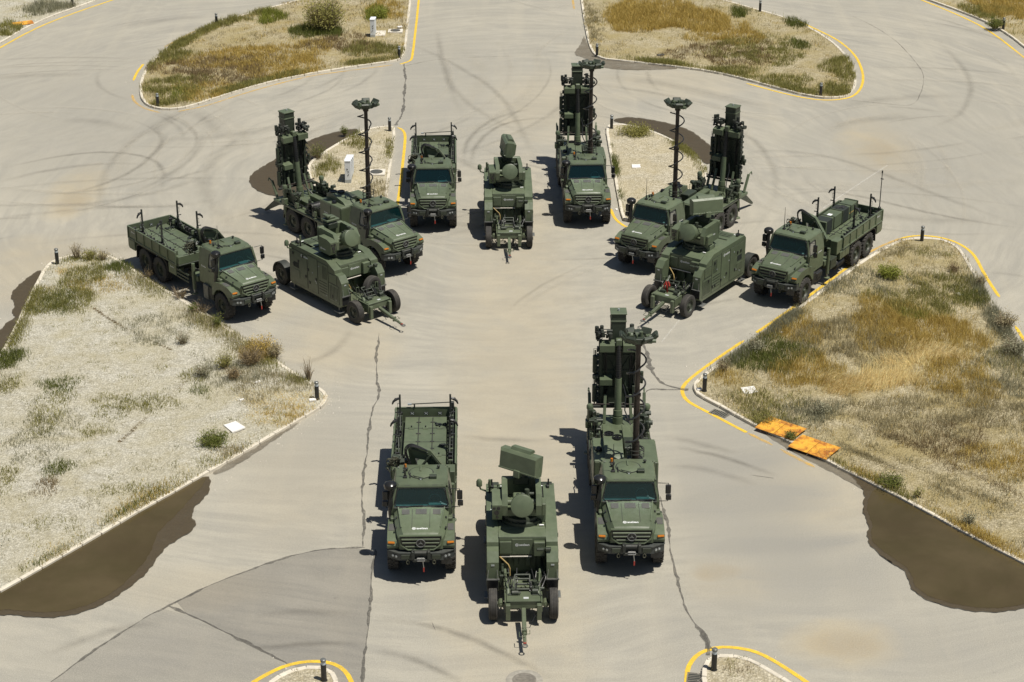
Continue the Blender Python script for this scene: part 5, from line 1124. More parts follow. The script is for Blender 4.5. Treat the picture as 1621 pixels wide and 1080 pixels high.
        v.prism([(.10, .90), (.36, .90), (.30, 1.02), (.14, 1.02)], -.46, .42); v.b2(-.14, .14, -.06, .30, -.16, .16, .02); v.b2(-.84, .84, -.03, .04, .06, .13, .01)
        v.v = [tuple(Euler((R(-8), 0, 0)).to_matrix() @ Vector((x*.94, (y-.2)*1.35, z*.88))) for x, y, z in v.v]
        v.build('search_radar_panel', 'paint', tu, smooth=None, loc=(0, .62, 1.24), rot=(0, 0, panel_yaw))
    if spare:
        o = link('spare_wheel', RIM_C, root, (.42, .72, 1.2), (0, 0, R(-75))); link('tyre', TY_C, o)
    if red:
        v = MB()
        for x, y in ((-.28, .05), (-.18, .1), (-.08, .02)): v.tube([(x, y, .96), (x, y+.02, 1.32), (x+.06, y+.05, 1.46), (x+.12, y, 1.30)], .035, 6)
        v.build('red_jack', 'red', root)
    return root

# ------------------------------------------------------------------ placing the vehicles
GC = 'green six-wheeled cargo trucks with crane'; GL = 'green launcher trucks with erected tower'; GT = 'green four-wheeled turret trailers'
def place(o, x, y, h): o.location = (x, y, 0); o.rotation_euler = (0, 0, h); return o
base = empty('cargo_truck'); truck_base(base)
launch = copy_tree(base); launch.name = 'launcher_truck'
cargo_extras(base); launcher_extras(launch)
T1 = base; T2 = copy_tree(base); T3 = copy_tree(base); T4 = copy_tree(base)
L1 = launch; L2 = copy_tree(launch); L3 = copy_tree(launch); L4 = copy_tree(launch)
place(T1, -3.289, 60.806, .021); place(T2, -4.187, 96.025, .031); place(T3, -12.778, 84.27, .679); place(T4, 13.117, 86.041, -.586)
place(L1, 4.305, 61.254, .003); place(L2, 4.002, 96.665, .03); place(L3, -6.023, 89.947, .677); place(L4, 6.713, 90.254, -.569)
tag(T1, 'nearest green cargo truck, with empty bed and folded crane, in the front row', 'truck', GC)
tag(T2, 'green cargo truck with empty bed facing the viewer in the far row', 'truck', GC)
tag(T3, 'green cargo truck with empty bed parked aslant beside the left gravel bed', 'truck', GC)
tag(T4, 'green cargo truck carrying a long canister, parked aslant by the right kerb', 'truck', GC)
tag(L1, 'green launcher truck with raised tower and mast, nearest of its kind, in the front row', 'launcher truck', GL)
tag(L2, 'green launcher truck with raised tower facing the viewer in the far row', 'launcher truck', GL)
tag(L3, 'green launcher truck with raised tower standing aslant beside the white cabinets', 'launcher truck', GL)
tag(L4, 'green launcher truck with raised tower standing aslant behind the right turret trailer', 'launcher truck', GL)
for o in (T1, T2):      # the rod lies across the tailgate
    v = MB(); v.cyl((1.05, 8.9, 2.34), (-.62, 8.95, 2.24), .022, n=8); v.cyl((-.58, 8.95, 2.24), (-.74, 8.96, 2.23), .045, n=8, mi=1); v.b2(.98, 1.14, 8.82, 8.98, 2.10, 2.36, .02); v.b2(-.50, -.44, 8.92, 8.98, 2.1, 2.25, .01); v.build('marker_rod', ['chassis', 'lens'], o)
v = MB(); v.cyl((1.06, 8.85, 2.1), (1.06, 8.85, 4.05), .028, .02, 8); v.lathe([(2.1, .09), (2.2, .08), (2.25, .03)], (1.06, 8.85, 0), 'z', 10); v.b2(1.0, 1.16, 8.82, 8.88, 3.72, 3.76, .008); v.cyl((1.06, 8.85, 4.05), (1.06, 8.85, 4.18), .04, n=8); v.build('marker_rod', 'chassis', T4)
# canister lying on the bed of the right-hand cargo truck
cn = empty('canister', (13.117, 86.041, 0), -.586)
v = MB(); v.b2(-.60, .08, 4.45, 8.40, 1.84, 2.52, .02); v.b2(-.64, .12, 4.42, 4.50, 1.81, 2.55, .015); bo = v.build('canister_body', 'paint', cn)
for y0, y1 in ((4.6, 5.25), (6.55, 7.2)):
    v = MB(); v.b2(-.613, .093, y0, y1, 1.83, 2.533, .02); v.build('camouflage_band', 'camo', bo)
for y in (5.4, 6.4, 7.4, 8.2):
    v = MB(); v.b2(-.63, .11, y, y+.06, 1.82, 2.55, .01); v.build('clamp_band', 'paint_dark', bo)
v = MB(); v.b2(-.36, -.14, 5.50, 5.75, 2.52, 2.536, .004); v.build('label_plate', 'white', bo)
v = MB(); v.b2(.08, .09, 7.3, 8.1, 2.1, 2.15, .002); v.build('label_plate', 'brass', bo)
for y in (4.9, 7.8):
    v = MB(); v.b2(-.66, .16, y-.06, y+.06, 1.782, 1.85, .008); v.build('cradle', 'chassis', cn)
v = MB()
rr = random.Random(2)
for k in range(6): v.tube(chk([(-.5+rr.uniform(0, .5), 6.9+rr.uniform(-.3, .3), 2.55) for _ in range(4)]), .025, 5)
v.build('lashing_net', 'black', cn)
tag(cn, 'long green camouflage-banded canister lying on the bed of the right cargo truck', 'canister')

def put_trailer(x, y, h, label, **kw):
    r = empty('turret_trailer', (x, y, 0), h); trailer(r, **kw); tag(r, label, 'trailer', GT); return r
put_trailer(.392, 57.36, .020, 'green turret trailer nearest the viewer, radar panel turned aside', panel_yaw=R(-35))
put_trailer(-.155, 92.904, .017, 'green turret trailer in the far row, radar panel seen edge-on', panel_yaw=R(-86), turret_yaw=R(4))
put_trailer(-6.559, 83.753, .686, 'green turret trailer parked aslant on the left, without radar panel, with spare wheel', spare=True)
put_trailer(7.462, 84.407, -.608, 'green turret trailer parked aslant on the right, radar panel facing forward, red jacks', panel_yaw=R(50), red=True)

# ------------------------------------------------------------------ street furniture
def bollard(px, py, label, h=.86):
    q = gp(px, py, .12); r = empty('bollard', (q.x, q.y, .10))
    v = MB(); v.lathe([(0, .12), (.03, .12), (.035, .095), (h*.76, .095)], n=16, axis='z'); v.build('post', 'black', r)
    v = MB(); v.lathe([(h*.76, .085), (h*.90, .085)], n=16, axis='z'); v.build('lamp_ring', 'bollard_lens', r)
    v = MB(); v.lathe([(h*.90, .098), (h*.97, .098), (h, .07), (h+.004, 0)], n=16, axis='z'); v.build('cap', 'steel_dark', r)
    tag(r, label, 'bollard', 'black bollard lights along the kerbs')
M['bollard_lens'] = plain('bollard_lens', (.45, .50, .53), .3, 0, .05, 5)
for px, py, lb in [(343, 39, 'black bollard light on the upper edge of the far left bed'), (250, 168, 'black bollard light at the left tip of the far left bed'), (632, 92, 'black bollard light at the right tip of the far left bed'), (617, 207, 'black bollard light at the top of the white cabinets island'),
                   (91, 418, 'black bollard light at the top corner of the left gravel bed'), (502, 632, 'black bollard light at the right tip of the left gravel bed'), (1115, 619, 'black bollard light at the left tip of the right overgrown bed'), (1459, 382, 'black bollard light at the top of the right overgrown bed'),
                   (968, 203, 'black bollard light at the top of the bare gravel island'), (1299, 151, 'black bollard light at the lower edge of the far right bed'), (1203, 18, 'black bollard light on the upper edge of the far right bed'), (945, 88, 'black bollard light at the left tip of the far right bed'),
                   (513, 1077, 'black bollard light on the bottom left island tip'), (1130, 1060, 'black bollard light on the bottom right island tip'), (1588, 46, 'black bollard light on the far right corner verge'), (115, 10, 'black bollard light on the far left corner verge')]:
    bollard(px, py, lb)
bollard(997, 348, 'black bollard light at the near tip of the bare gravel island')

def cabinet(px, py, n, dep, label):
    q = gp(px, py, .12); r = empty('utility_cabinet', (q.x, q.y, .12))
    v = MB(); v.b2(-.17, .17, 0, n*dep, 0, .26, .01); v.build('plinth', 'cabinet_base', r)
    for k in range(n):
        y0 = k*dep; hh = 1.30-.03*k
        v = MB(); v.b2(-.165+.02*k, .165+.04*k, y0+.02, y0+dep-.02, .262, hh, .012); bo = v.build('housing', 'cabinet', r)
        v = MB(); v.b2(-.185+.02*k, .185+.04*k, y0+.0, y0+dep-.01, hh, hh+.05, .015); v.build('lid', 'cabinet', bo)
        v = MB(); v.b2(.167+.04*k, .175+.04*k, y0+.07, y0+dep-.07, .35, hh-.08, .004); v.build('door', 'cabinet', bo)
    v = MB(); rn = random.Random(n)
    for k, z in enumerate((.86, .70, .52)):     # black painted marks, one above the other
        a = [(rn.uniform(-.07, .07), .016, z+rn.uniform(-.06, .06)) for _ in range(5)]; v.tube(chk(a), .014, 4)
    v.build('painted_mark', 'black', r)
    tag(r, label, 'utility cabinet', 'white utility cabinets')
cabinet(551, 291, 3, .44, 'row of white utility cabinets with black marks on the small gravel island')
cabinet(590, 60.5, 2, .45, 'white utility cabinet with black marks on the far left bed')
def pad(px, py, w_, d_, label, cover=True):
    q = gp(px, py, .15); r = empty('concrete_pad', (q.x, q.y, .10))
    v = MB(); v.b2(-w_/2, w_/2, -d_/2, d_/2, 0, .13, .012); v.build('slab', 'slab', r)
    if cover: v = MB(); v.lathe([(.13, .36), (.145, .36), (.148, 0)], n=24, axis='z'); v.build('manhole_cover', 'pad', r)
    tag(r, label, 'concrete pad')
pad(596, 274, 1.0, .95, 'concrete pad with round cover beside the white cabinet row'); pad(626, 50, 1.05, .9, 'concrete pad with round cover on the far left bed')
pad(602, 54, .75, 1.3, 'plain pale concrete pad beside the far white cabinet', False)

def manhole(px, py):
    q = gp(px, py); r = empty('manhole', (q.x, q.y, 0))
    v = MB(); v.lathe([(.002, .62), (.012, .60), (.016, .42)], n=32, axis='z'); v.build('concrete_ring', 'ring', r)
    v = MB(); v.lathe([(.018, .40), (.024, .40), (.026, .34), (.022, .33), (.022, 0)], n=32, axis='z')
    for k in range(5): v.b2(-.28+abs(k-2)*.05, .28-abs(k-2)*.05, -.24+k*.12-.02, -.24+k*.12+.02, .022, .030, .003)
    v.build('cover', 'iron', r); tag(r, 'round iron manhole cover at the bottom of the road', 'manhole')
manhole(830, 1077)
def drain(px, py, rz, label):
    q = gp(px, py); r = empty('drain_grate', (q.x, q.y, 0), rz)
    v = MB(); v.b2(-.42, .42, -.24, -.20, .002, .024, .004); v.b2(-.42, .42, .20, .24, .002, .024, .004); v.b2(-.42, -.38, -.2, .2, .002, .024, .004); v.b2(.38, .42, -.2, .2, .002, .024, .004); v.build('frame', 'iron', r)
    v = MB(); v.add([(-.38, -.2, .0165), (.38, -.2, .0165), (.38, .2, .0165), (-.38, .2, .0165)], [(0, 1, 2, 3)]); v.build('pit', 'camo', r, smooth=None)
    for k in range(8): v = MB(); v.b2(-.36+k*.1-.018, -.36+k*.1+.018, -.2, .2, .018, .024, .003); v.build('bar', 'iron', r)
    tag(r, label, 'drain grate')
drain(1139, 655, R(-38), 'rusty drain grate by the yellow line at the right bed'); drain(1098, 1077, R(80), 'dark drain grate by the bottom right island')

# rusty kerb ramps
def ramp_plate(px, py, rz, label, w_=1.82, d_=1.12):
    q = gp(px, py, .15); r = empty('steel_ramp', (q.x, q.y, 0), rz)
    sec = []
    for k in range(7):
        t = k/6; y = -d_/2+d_*t; z = .17+.10*math.sin(min(1, t*1.25)*math.pi*.5)
        sec.append((y, z))
    for half in (-1, 1):
        v = MB(); x0, x1 = (-w_/2, -.012) if half < 0 else (.012, w_/2)
        v.prism(sec+[(y, z-.018) for y, z in sec[::-1]], x0, x1); pl = v.build('ramp_plate', 'rust', r, smooth=40)
    for x in (-.7, -.3, .3, .7):
        v = MB(); v.prism([(-d_/2+.05, .12), (d_/2-.1, .12), (d_/2-.1, .235), (-d_/2+.3, .20), (-d_/2+.05, .158)], x-.012, x+.012); v.build('stiffener', 'rust', r)
    tag(r, label, 'ramp', 'rusty orange kerb ramps')
ramp_plate(1236, 680, R(-40), 'rusty orange steel kerb ramp, the one nearer the bollard'); ramp_plate(1289, 710, R(-40), 'rusty orange steel kerb ramp, the one nearer the right puddle'); ramp_plate(36, 38, R(30), 'rusty orange steel ramp on the far left corner verge', 1.5, .6)

# pale slabs and litter
def slab(px, py, w_, d_, rz, label, mat='litter', th=.06, cat='slab', z=.17):
    q = gp(px, py, z); rn = random.Random(int(px)); v = MB()
    pts = [(-w_/2, -d_/2), (-w_*.1, -d_*.54), (w_/2, -d_*.42), (w_*.46, d_*.1), (w_*.5, d_/2), (-w_*.2, d_*.46), (-w_*.48, d_*.5)]
    v.prism([(x+rn.uniform(-.03, .03)*w_, y+rn.uniform(-.03, .03)*d_) for x, y in pts], 0, th, ax='z'); o = v.build('slab_fragment' if cat == 'slab' else 'litter_scrap', mat, None, (q.x, q.y, z-.03), (rn.uniform(-.03, .03), rn.uniform(-.03, .03), rz)); tag(o, label, cat)
slab(371, 676, .62, .85, R(35), 'white broken slab lying by the green bush on the left bed'); slab(1186, 618, .62, .62, R(12), 'white broken slab near the left tip of the right bed'); slab(1007, 263.5, .52, .62, 0, 'white slab lying on the bare gravel island'); slab(969, 20, .4, .5, .2, 'white slab on the far right bed')
slab(1519, 466, .22, .34, .6, 'small white scrap in the grass of the right bed', cat='litter'); slab(529, 58.5, .55, .3, .3, 'white plastic scrap at the foot of the tall far bush', cat='litter'); slab(633, 42.5, .35, .3, .4, 'white and red scrap on the far concrete pad', cat='litter', z=.27); slab(1046, 87, .5, .35, .3, 'grey scrap lying on the far right bed', 'pad', cat='litter')
slab(495, 633, .3, .22, .2, 'white stone at the foot of the bollard on the left bed', cat='stone'); slab(1107, 616, .22, .2, .1, 'white stone at the foot of the bollard on the right bed', cat='stone'); slab(1236, 526, .14, .12, .1, 'small white stone in the dry grass right of the centre', cat='stone')
slab(408, 605, .28, .1, .8, 'white scrap on the left bed below the reddish shrub', cat='litter'); slab(383, 633, .2, .12, .5, 'tiny white scrap on the straw patch of the left bed', cat='litter'); slab(976, 331, .12, .2, .1, 'small white scrap beside the near tip of the bare island', cat='litter', z=.04, th=.03)

# ------------------------------------------------------------------ grass and weeds
rng = np.random.default_rng(7)
PAL = {'green': ((.085, .11, .026), (.18, .19, .05)), 'olive': ((.17, .165, .045), (.31, .29, .10)), 'gold': ((.34, .25, .06), (.56, .43, .145)), 'straw': ((.56, .44, .20), (.82, .67, .36)), 'dull': ((.25, .215, .12), (.44, .39, .24)), 'grey': ((.19, .19, .12), (.36, .345, .24)), 'brown': ((.16, .12, .06), (.30, .225, .12)), 'lime': ((.15, .18, .03), (.28, .29, .06))}
def blades(P, pal, h, wd, lean, seed, swirl=None):
    """one curved, tapering blade per point: 5 vertices, 3 triangles"""
    g_ = np.random.default_rng(seed); n = len(P)
    if n == 0: return None
    a = g_.uniform(0, 2*np.pi, n); H = h*g_.uniform(.45, 1.25, n); W = wd*g_.uniform(.7, 1.3, n)
    dirx, diry = np.cos(a), np.sin(a); ld = g_.uniform(.15, 1.0, n)*lean*H
    if swirl is not None:
        b = swirl+g_.normal(0, .45, n); lx, ly = np.cos(b)*ld, np.sin(b)*ld
    else: b = g_.uniform(0, 2*np.pi, n); lx, ly = np.cos(b)*ld, np.sin(b)*ld
    z0 = .10+.05+hgt(P[:, 0], P[:, 1])-.02
    V = np.empty((n, 5, 3)); wx, wy = dirx*W/2, diry*W/2
    V[:, 0] = np.c_[P[:, 0]-wx, P[:, 1]-wy, z0]; V[:, 1] = np.c_[P[:, 0]+wx, P[:, 1]+wy, z0]
    mz = z0+H*.6*np.sqrt(np.clip(1-(ld/H*.5)**2, .1, 1)); V[:, 2] = np.c_[P[:, 0]-wx*.7+lx*.4, P[:, 1]-wy*.7+ly*.4, mz]; V[:, 3] = np.c_[P[:, 0]+wx*.7+lx*.4, P[:, 1]+wy*.7+ly*.4, mz]
    V[:, 4] = np.c_[P[:, 0]+lx, P[:, 1]+ly, z0+H*np.sqrt(np.clip(1-(ld/H)**2, .12, 1))]
    lo, hi = (np.array(q) for q in PAL[pal]); t = g_.random((n, 1)); C = lo+(hi-lo)*t; C = np.minimum(.85, C*g_.uniform(.95, 1.32, (n, 1)))
    return V, np.repeat(C[:, None, :], 5, 1)
def grass_object(name, label, chunks):
    chunks = [c for c in chunks if c is not None]
    V = np.concatenate([c[0] for c in chunks]).reshape(-1, 3); C = np.concatenate([c[1] for c in chunks]).reshape(-1, 3); n = len(V)//5
    idx = (np.arange(n)[:, None]*5+np.array([0, 1, 3, 0, 3, 2, 2, 3, 4])).ravel()
    me = bpy.data.meshes.new(name); me.vertices.add(n*5); me.vertices.foreach_set('co', V.ravel().astype(np.float32))
    me.loops.add(n*9); me.loops.foreach_set('vertex_index', idx.astype(np.int32)); me.polygons.add(n*3)
    me.polygons.foreach_set('loop_start', np.arange(0, n*9, 3, dtype=np.int32)); me.update(calc_edges=True); me.validate()
    at = me.color_attributes.new('Col', 'FLOAT_COLOR', 'POINT'); at.data.foreach_set('color', np.c_[C, np.ones(len(C))].ravel().astype(np.float32))
    me.materials.append(M['leafy']); o = link(name, me); o['kind'] = 'stuff'; o['label'] = label; return o
def inset(P, poly):
    return P[npin(P, poly)]
def ell(px, py, rx, ry, dens, seed, clump=.5):
    """random ground points in an ellipse given in photo pixels, in loose clumps"""
    g_ = np.random.default_rng(seed); q = gp(px, py, .15); ax = abs(gp(px+rx, py, .15).x-q.x); ay = abs(gp(px, py-ry, .15).y-gp(px, py+ry, .15).y)/2
    n = int(dens*1.5*math.pi*ax*ay); nc = max(1, n//14)
    r_ = np.sqrt(g_.random(nc))**.9; t = g_.uniform(0, 2*np.pi, nc); r_ = r_*(1+.25*np.sin(3*t+seed)+.15*np.sin(5*t+2*seed))
    cc = np.c_[q.x+ax*r_*np.cos(t), q.y+ay*r_*np.sin(t)]
    return cc[g_.integers(0, nc, n)]+g_.normal(0, .10+.12*(1-clump), (n, 2))
def uniform(key, dens, seed, per=9, sd=.10):
    P = ISL[key]; g_ = np.random.default_rng(seed); xs = [p.x for p in P]; ys = [p.y for p in P]; A = (max(xs)-min(xs))*(max(ys)-min(ys)); nc = int(A*dens)
    cc = np.c_[g_.uniform(min(xs), max(xs), nc), g_.uniform(min(ys), max(ys), nc)]
    f = np.sin(cc[:, 0]*.9+seed)*np.sin(cc[:, 1]*.7+seed*2)+.6*np.sin(cc[:, 0]*2.3-cc[:, 1]*1.7)+g_.normal(0, .5, nc); cc = cc[f > -.15]
    k = g_.integers(max(1, per//2), per*2, len(cc)); P2 = np.repeat(cc, k, 0); return P2+g_.normal(0, sd, P2.shape)
def kerbline(px, dens, seed, off=.35, sd=.16):
    pts = resample(gps(px, .12), .25, False); g_ = np.random.default_rng(seed); A = np.array([(p.x, p.y) for p in pts]); n = int(dens*1.3*len(A)*.25)
    w_ = np.clip(np.sin(np.arange(len(A))*.31+seed)+np.sin(np.arange(len(A))*.13+2*seed)+.6, .05, None); w_ = w_/w_.sum()
    i = g_.choice(len(A), n, p=w_); return A[i]+g_.normal(0, sd, (n, 2))
def lay(key, name, label, spec):
    ch = []
    for k, s in enumerate(spec):
        kind, pal, h, wd, ln = s[:5]; arg = s[5:]
        sd = k*13+hash_(key)
        if kind == 'e': P = ell(*arg[:4], arg[4]*(1.7 if key == 'L' else 1.0), sd)
        elif kind == 'u': P = uniform(key, arg[0], sd, *(arg[1:]))
        elif kind == 's': P = ell(*arg[:5], sd); ch.append(blades(inset(P, ISL[key]), pal, h, wd, ln, sd, arg[5])); continue
        else: P = kerbline(arg[0], arg[1], sd, *(arg[2:]))
        ch.append(blades(inset(P, ISL[key]), pal, h, wd, ln, sd))
    grass_object(name, label, ch)
def hash_(s): return sum(ord(c)*(i+3) for i, c in enumerate(s))
lay('L', 'weeds', 'sparse green and dry weeds growing on the left gravel bed', [
    ('u', 'dull', .12, .018, .8, 1.3, 8, .12), ('u', 'grey', .15, .018, .8, 1.0, 9, .13), ('u', 'olive', .15, .02, .8, 1.1, 12, .14),
    ('e', 'olive', .24, .018, .8, 100, 472, 50, 26, 190), ('e', 'green', .22, .018, .8, 92, 480, 30, 18, 160), ('e', 'olive', .25, .018, .8, 135, 436, 34, 15, 210), ('e', 'green', .3, .018, .7, 190, 424, 20, 9, 240), ('e', 'gold', .16, .018, .8, 150, 452, 60, 12, 120), ('e', 'straw', .12, .018, .8, 110, 425, 30, 10, 90),
    ('e', 'green', .20, .02, .8, 91, 611, 32, 13, 150), ('e', 'olive', .20, .02, .8, 78, 655, 26, 38, 110), ('e', 'green', .30, .02, .7, 14, 568, 22, 14, 260), ('e', 'olive', .18, .02, .8, 186, 643, 38, 20, 130), ('e', 'olive', .18, .02, .8, 248, 640, 26, 15, 140), ('e', 'green', .24, .02, .8, 96, 740, 26, 9, 230), ('e', 'olive', .18, .02, .8, 155, 682, 22, 8, 170), ('e', 'olive', .18, .02, .8, 302, 596, 22, 9, 150), ('e', 'green', .2, .02, .8, 318, 616, 16, 8, 160), ('e', 'brown', .24, .02, .7, 76, 772, 18, 12, 150), ('e', 'olive', .2, .02, .8, 10, 610, 22, 14, 140), ('e', 'olive', .18, .02, .8, 0, 760, 28, 20, 130), ('e', 'olive', .2, .02, .8, 187, 776, 30, 7, 120), ('e', 'grey', .18, .02, .8, 60, 690, 60, 40, 60), ('e', 'olive', .2, .02, .8, 230, 775, 10, 6, 90), ('e', 'grey', .25, .018, .8, 250, 520, 60, 25, 55), ('e', 'olive', .15, .018, .8, 90, 830, 40, 12, 70),
    ('e', 'straw', .10, .016, .9, 440, 640, 62, 26, 190), ('e', 'gold', .16, .016, .8, 450, 655, 50, 18, 110), ('e', 'dull', .22, .016, .8, 420, 610, 60, 24, 130), ('e', 'grey', .26, .016, .7, 360, 590, 60, 22, 100), ('e', 'gold', .4, .018, .6, 412, 556, 26, 16, 260), ('e', 'olive', .22, .018, .7, 470, 600, 22, 10, 180), ('e', 'dull', .2, .018, .8, 370, 715, 20, 9, 160), ('e', 'olive', .2, .018, .8, 335, 732, 20, 7, 110),
    ('k', 'olive', .22, .018, .8, [(200, 428), (260, 468), (340, 518), (420, 568), (480, 607)], 190, .4, .45), ('k', 'dull', .2, .018, .8, [(190, 424), (260, 468), (340, 518), (430, 575)], 200, .4, .45), ('k', 'olive', .18, .018, .8, [(10, 925), (90, 880), (200, 815), (300, 758), (420, 690)], 60, .4, .35), ('k', 'gold', .16, .018, .8, [(10, 920), (90, 876), (200, 811), (300, 754), (420, 686)], 90, .4, .4), ('k', 'green', .28, .02, .6, [(12, 920), (60, 892), (145, 843), (255, 776)], 26, .3, .10), ('k', 'olive', .18, .018, .8, [(12, 555), (50, 480), (75, 430), (110, 412), (170, 410)], 240, .4, .25),
    ('k', 'brown', .08, .02, .9, [(150, 490), (200, 522), (270, 555)], 120, .1, .05), ('k', 'brown', .08, .02, .9, [(190, 700), (225, 670), (255, 640), (300, 600)], 80, .1, .06)])
lay('R', 'dry_grass', 'tall dry golden and grey-green grass covering the right bed', [
    ('u', 'dull', .22, .018, .9, 5.5, 10, .16), ('u', 'gold', .22, .018, .9, 2.6, 9, .16), ('u', 'grey', .24, .018, .9, 2.4, 9, .16), ('u', 'straw', .16, .016, .9, 1.6, 8, .14),
    ('e', 'gold', .42, .018, .7, 1460, 525, 85, 34, 260), ('e', 'gold', .40, .018, .7, 1400, 520, 50, 40, 240), ('e', 'gold', .38, .018, .7, 1280, 590, 60, 26, 260), ('e', 'gold', .32, .018, .7, 1250, 520, 60, 22, 220), ('e', 'dull', .36, .018, .7, 1350, 540, 90, 40, 200), ('e', 'gold', .34, .018, .7, 1520, 600, 60, 40, 220), ('e', 'gold', .3, .018, .8, 1580, 730, 60, 30, 190), ('e', 'brown', .26, .018, .8, 1500, 700, 70, 40, 150), ('e', 'dull', .28, .018, .8, 1450, 660, 120, 36, 190), ('e', 'dull', .28, .018, .8, 1580, 640, 70, 40, 190), ('e', 'olive', .34, .018, .7, 1460, 480, 80, 20, 220), ('e', 'olive', .32, .018, .7, 1500, 455, 60, 20, 200),
    ('s', 'straw', .62, .016, 1.0, 1335, 612, 36, 14, 420, -.5), ('s', 'straw', .62, .016, 1.0, 1400, 602, 44, 14, 400, .7), ('s', 'straw', .55, .016, 1.0, 1475, 562, 50, 10, 300, .2), ('s', 'straw', .5, .016, 1.0, 1425, 578, 40, 10, 260, 2.6),
    ('e', 'green', .34, .02, .7, 1222, 556, 48, 18, 260), ('e', 'green', .36, .02, .7, 1225, 578, 26, 13, 300), ('e', 'green', .3, .02, .7, 1180, 575, 34, 14, 220), ('e', 'green', .3, .02, .7, 1270, 555, 30, 16, 160), ('e', 'grey', .3, .018, .8, 1600, 590, 60, 46, 120), ('e', 'olive', .3, .018, .8, 1610, 580, 40, 30, 70), ('e', 'grey', .3, .018, .8, 1295, 648, 36, 18, 200), ('e', 'grey', .28, .018, .8, 1260, 660, 60, 18, 150), ('e', 'olive', .26, .018, .8, 1210, 640, 60, 22, 170), ('e', 'olive', .26, .02, .8, 1215, 665, 50, 9, 220), ('e', 'green', .3, .02, .7, 1540, 470, 30, 14, 240), ('e', 'grey', .24, .018, .8, 1380, 450, 70, 26, 110), ('e', 'lime', .36, .018, .7, 1447, 500, 22, 10, 260), ('e', 'gold', .3, .018, .7, 1150, 600, 26, 14, 150), ('e', 'olive', .2, .018, .8, 1460, 400, 50, 9, 90), ('e', 'dull', .22, .018, .8, 1420, 395, 40, 12, 100),
    ('k', 'olive', .26, .02, .7, [(1320, 735), (1392, 768), (1440, 795), (1500, 825)], 150, .3, .25), ('k', 'gold', .22, .018, .8, [(1300, 720), (1400, 770), (1540, 845), (1615, 885)], 220, .3, .25), ('k', 'grey', .34, .018, .6, [(1350, 432), (1265, 492), (1196, 545), (1130, 590)], 300, .3, .25), ('k', 'grey', .36, .018, .6, [(1530, 425), (1560, 475), (1600, 540), (1618, 575)], 360, .3, .28),
    ('k', 'dull', .16, .018, .9, [(1340, 690), (1420, 725), (1520, 775), (1621, 815)], 160, .1, .16), ('k', 'brown', .16, .018, .9, [(1380, 680), (1470, 720), (1560, 760), (1621, 790)], 110, .1, .16), ('k', 'dull', .18, .018, .9, [(1330, 705), (1420, 745), (1520, 792)], 220, .1, .12)])
lay('TL', 'dry_grass', 'dry brown and golden grass covering the far left bed', [
    ('u', 'dull', .24, .024, .9, 3.0, 9, .2), ('u', 'gold', .24, .024, .9, 1.6, 9, .2), ('u', 'brown', .22, .024, .9, 1.0, 9, .2), ('u', 'straw', .18, .024, .9, 1.0, 8, .2),
    ('e', 'gold', .36, .026, .8, 420, 95, 110, 26, 120), ('e', 'brown', .32, .026, .8, 350, 110, 90, 22, 110), ('e', 'olive', .34, .026, .8, 280, 140, 45, 22, 150), ('e', 'lime', .3, .026, .8, 290, 148, 24, 9, 130), ('e', 'gold', .34, .026, .8, 330, 145, 50, 14, 120), ('e', 'olive', .4, .026, .7, 278, 90, 30, 9, 180), ('e', 'olive', .4, .026, .7, 360, 33, 30, 7, 180), ('e', 'lime', .5, .026, .7, 430, 28, 20, 9, 200), ('e', 'olive', .4, .026, .7, 590, 80, 50, 10, 150), ('e', 'lime', .5, .026, .7, 596, 22, 16, 10, 200), ('e', 'green', .5, .026, .7, 500, 50, 40, 12, 160), ('e', 'gold', .3, .026, .8, 610, 15, 30, 16, 140), ('e', 'brown', .3, .026, .8, 540, 70, 60, 12, 120),
    ('k', 'olive', .3, .024, .8, [(630, 92), (566, 100), (503, 110), (400, 133), (300, 163), (245, 165)], 300, .3, .3), ('k', 'olive', .35, .024, .8, [(228, 120), (252, 90), (300, 62), (344, 40), (419, 20)], 240, .3, .3)])
lay('TR', 'dry_grass', 'golden and brown dry grass covering the far right bed', [
    ('u', 'dull', .22, .024, .9, 2.2, 9, .2), ('u', 'gold', .22, .024, .9, 1.2, 9, .2), ('u', 'olive', .22, .024, .9, .7, 9, .2),
    ('e', 'gold', .5, .026, .8, 1060, 28, 90, 24, 190), ('e', 'gold', .46, .026, .8, 1000, 22, 40, 18, 190), ('e', 'gold', .36, .026, .8, 1150, 55, 60, 16, 130), ('e', 'olive', .3, .026, .8, 1200, 80, 70, 22, 110), ('e', 'brown', .26, .026, .8, 1150, 85, 80, 20, 90), ('e', 'olive', .4, .026, .8, 1330, 110, 26, 18, 160), ('e', 'olive', .34, .026, .8, 1150, 115, 50, 10, 150), ('e', 'olive', .34, .026, .8, 1235, 128, 50, 10, 130), ('e', 'olive', .36, .026, .8, 1320, 142, 24, 9, 170), ('e', 'green', .44, .026, .7, 1170, 20, 14, 8, 180), ('e', 'green', .4, .026, .7, 1262, 38, 20, 7, 180), ('e', 'green', .4, .026, .7, 1265, 72, 16, 8, 150), ('e', 'dull', .24, .026, .8, 935, 40, 14, 34, 100),
    ('k', 'olive', .3, .024, .8, [(950, 90), (1063, 101), (1177, 121), (1278, 147), (1340, 148)], 260, .3, .3)])
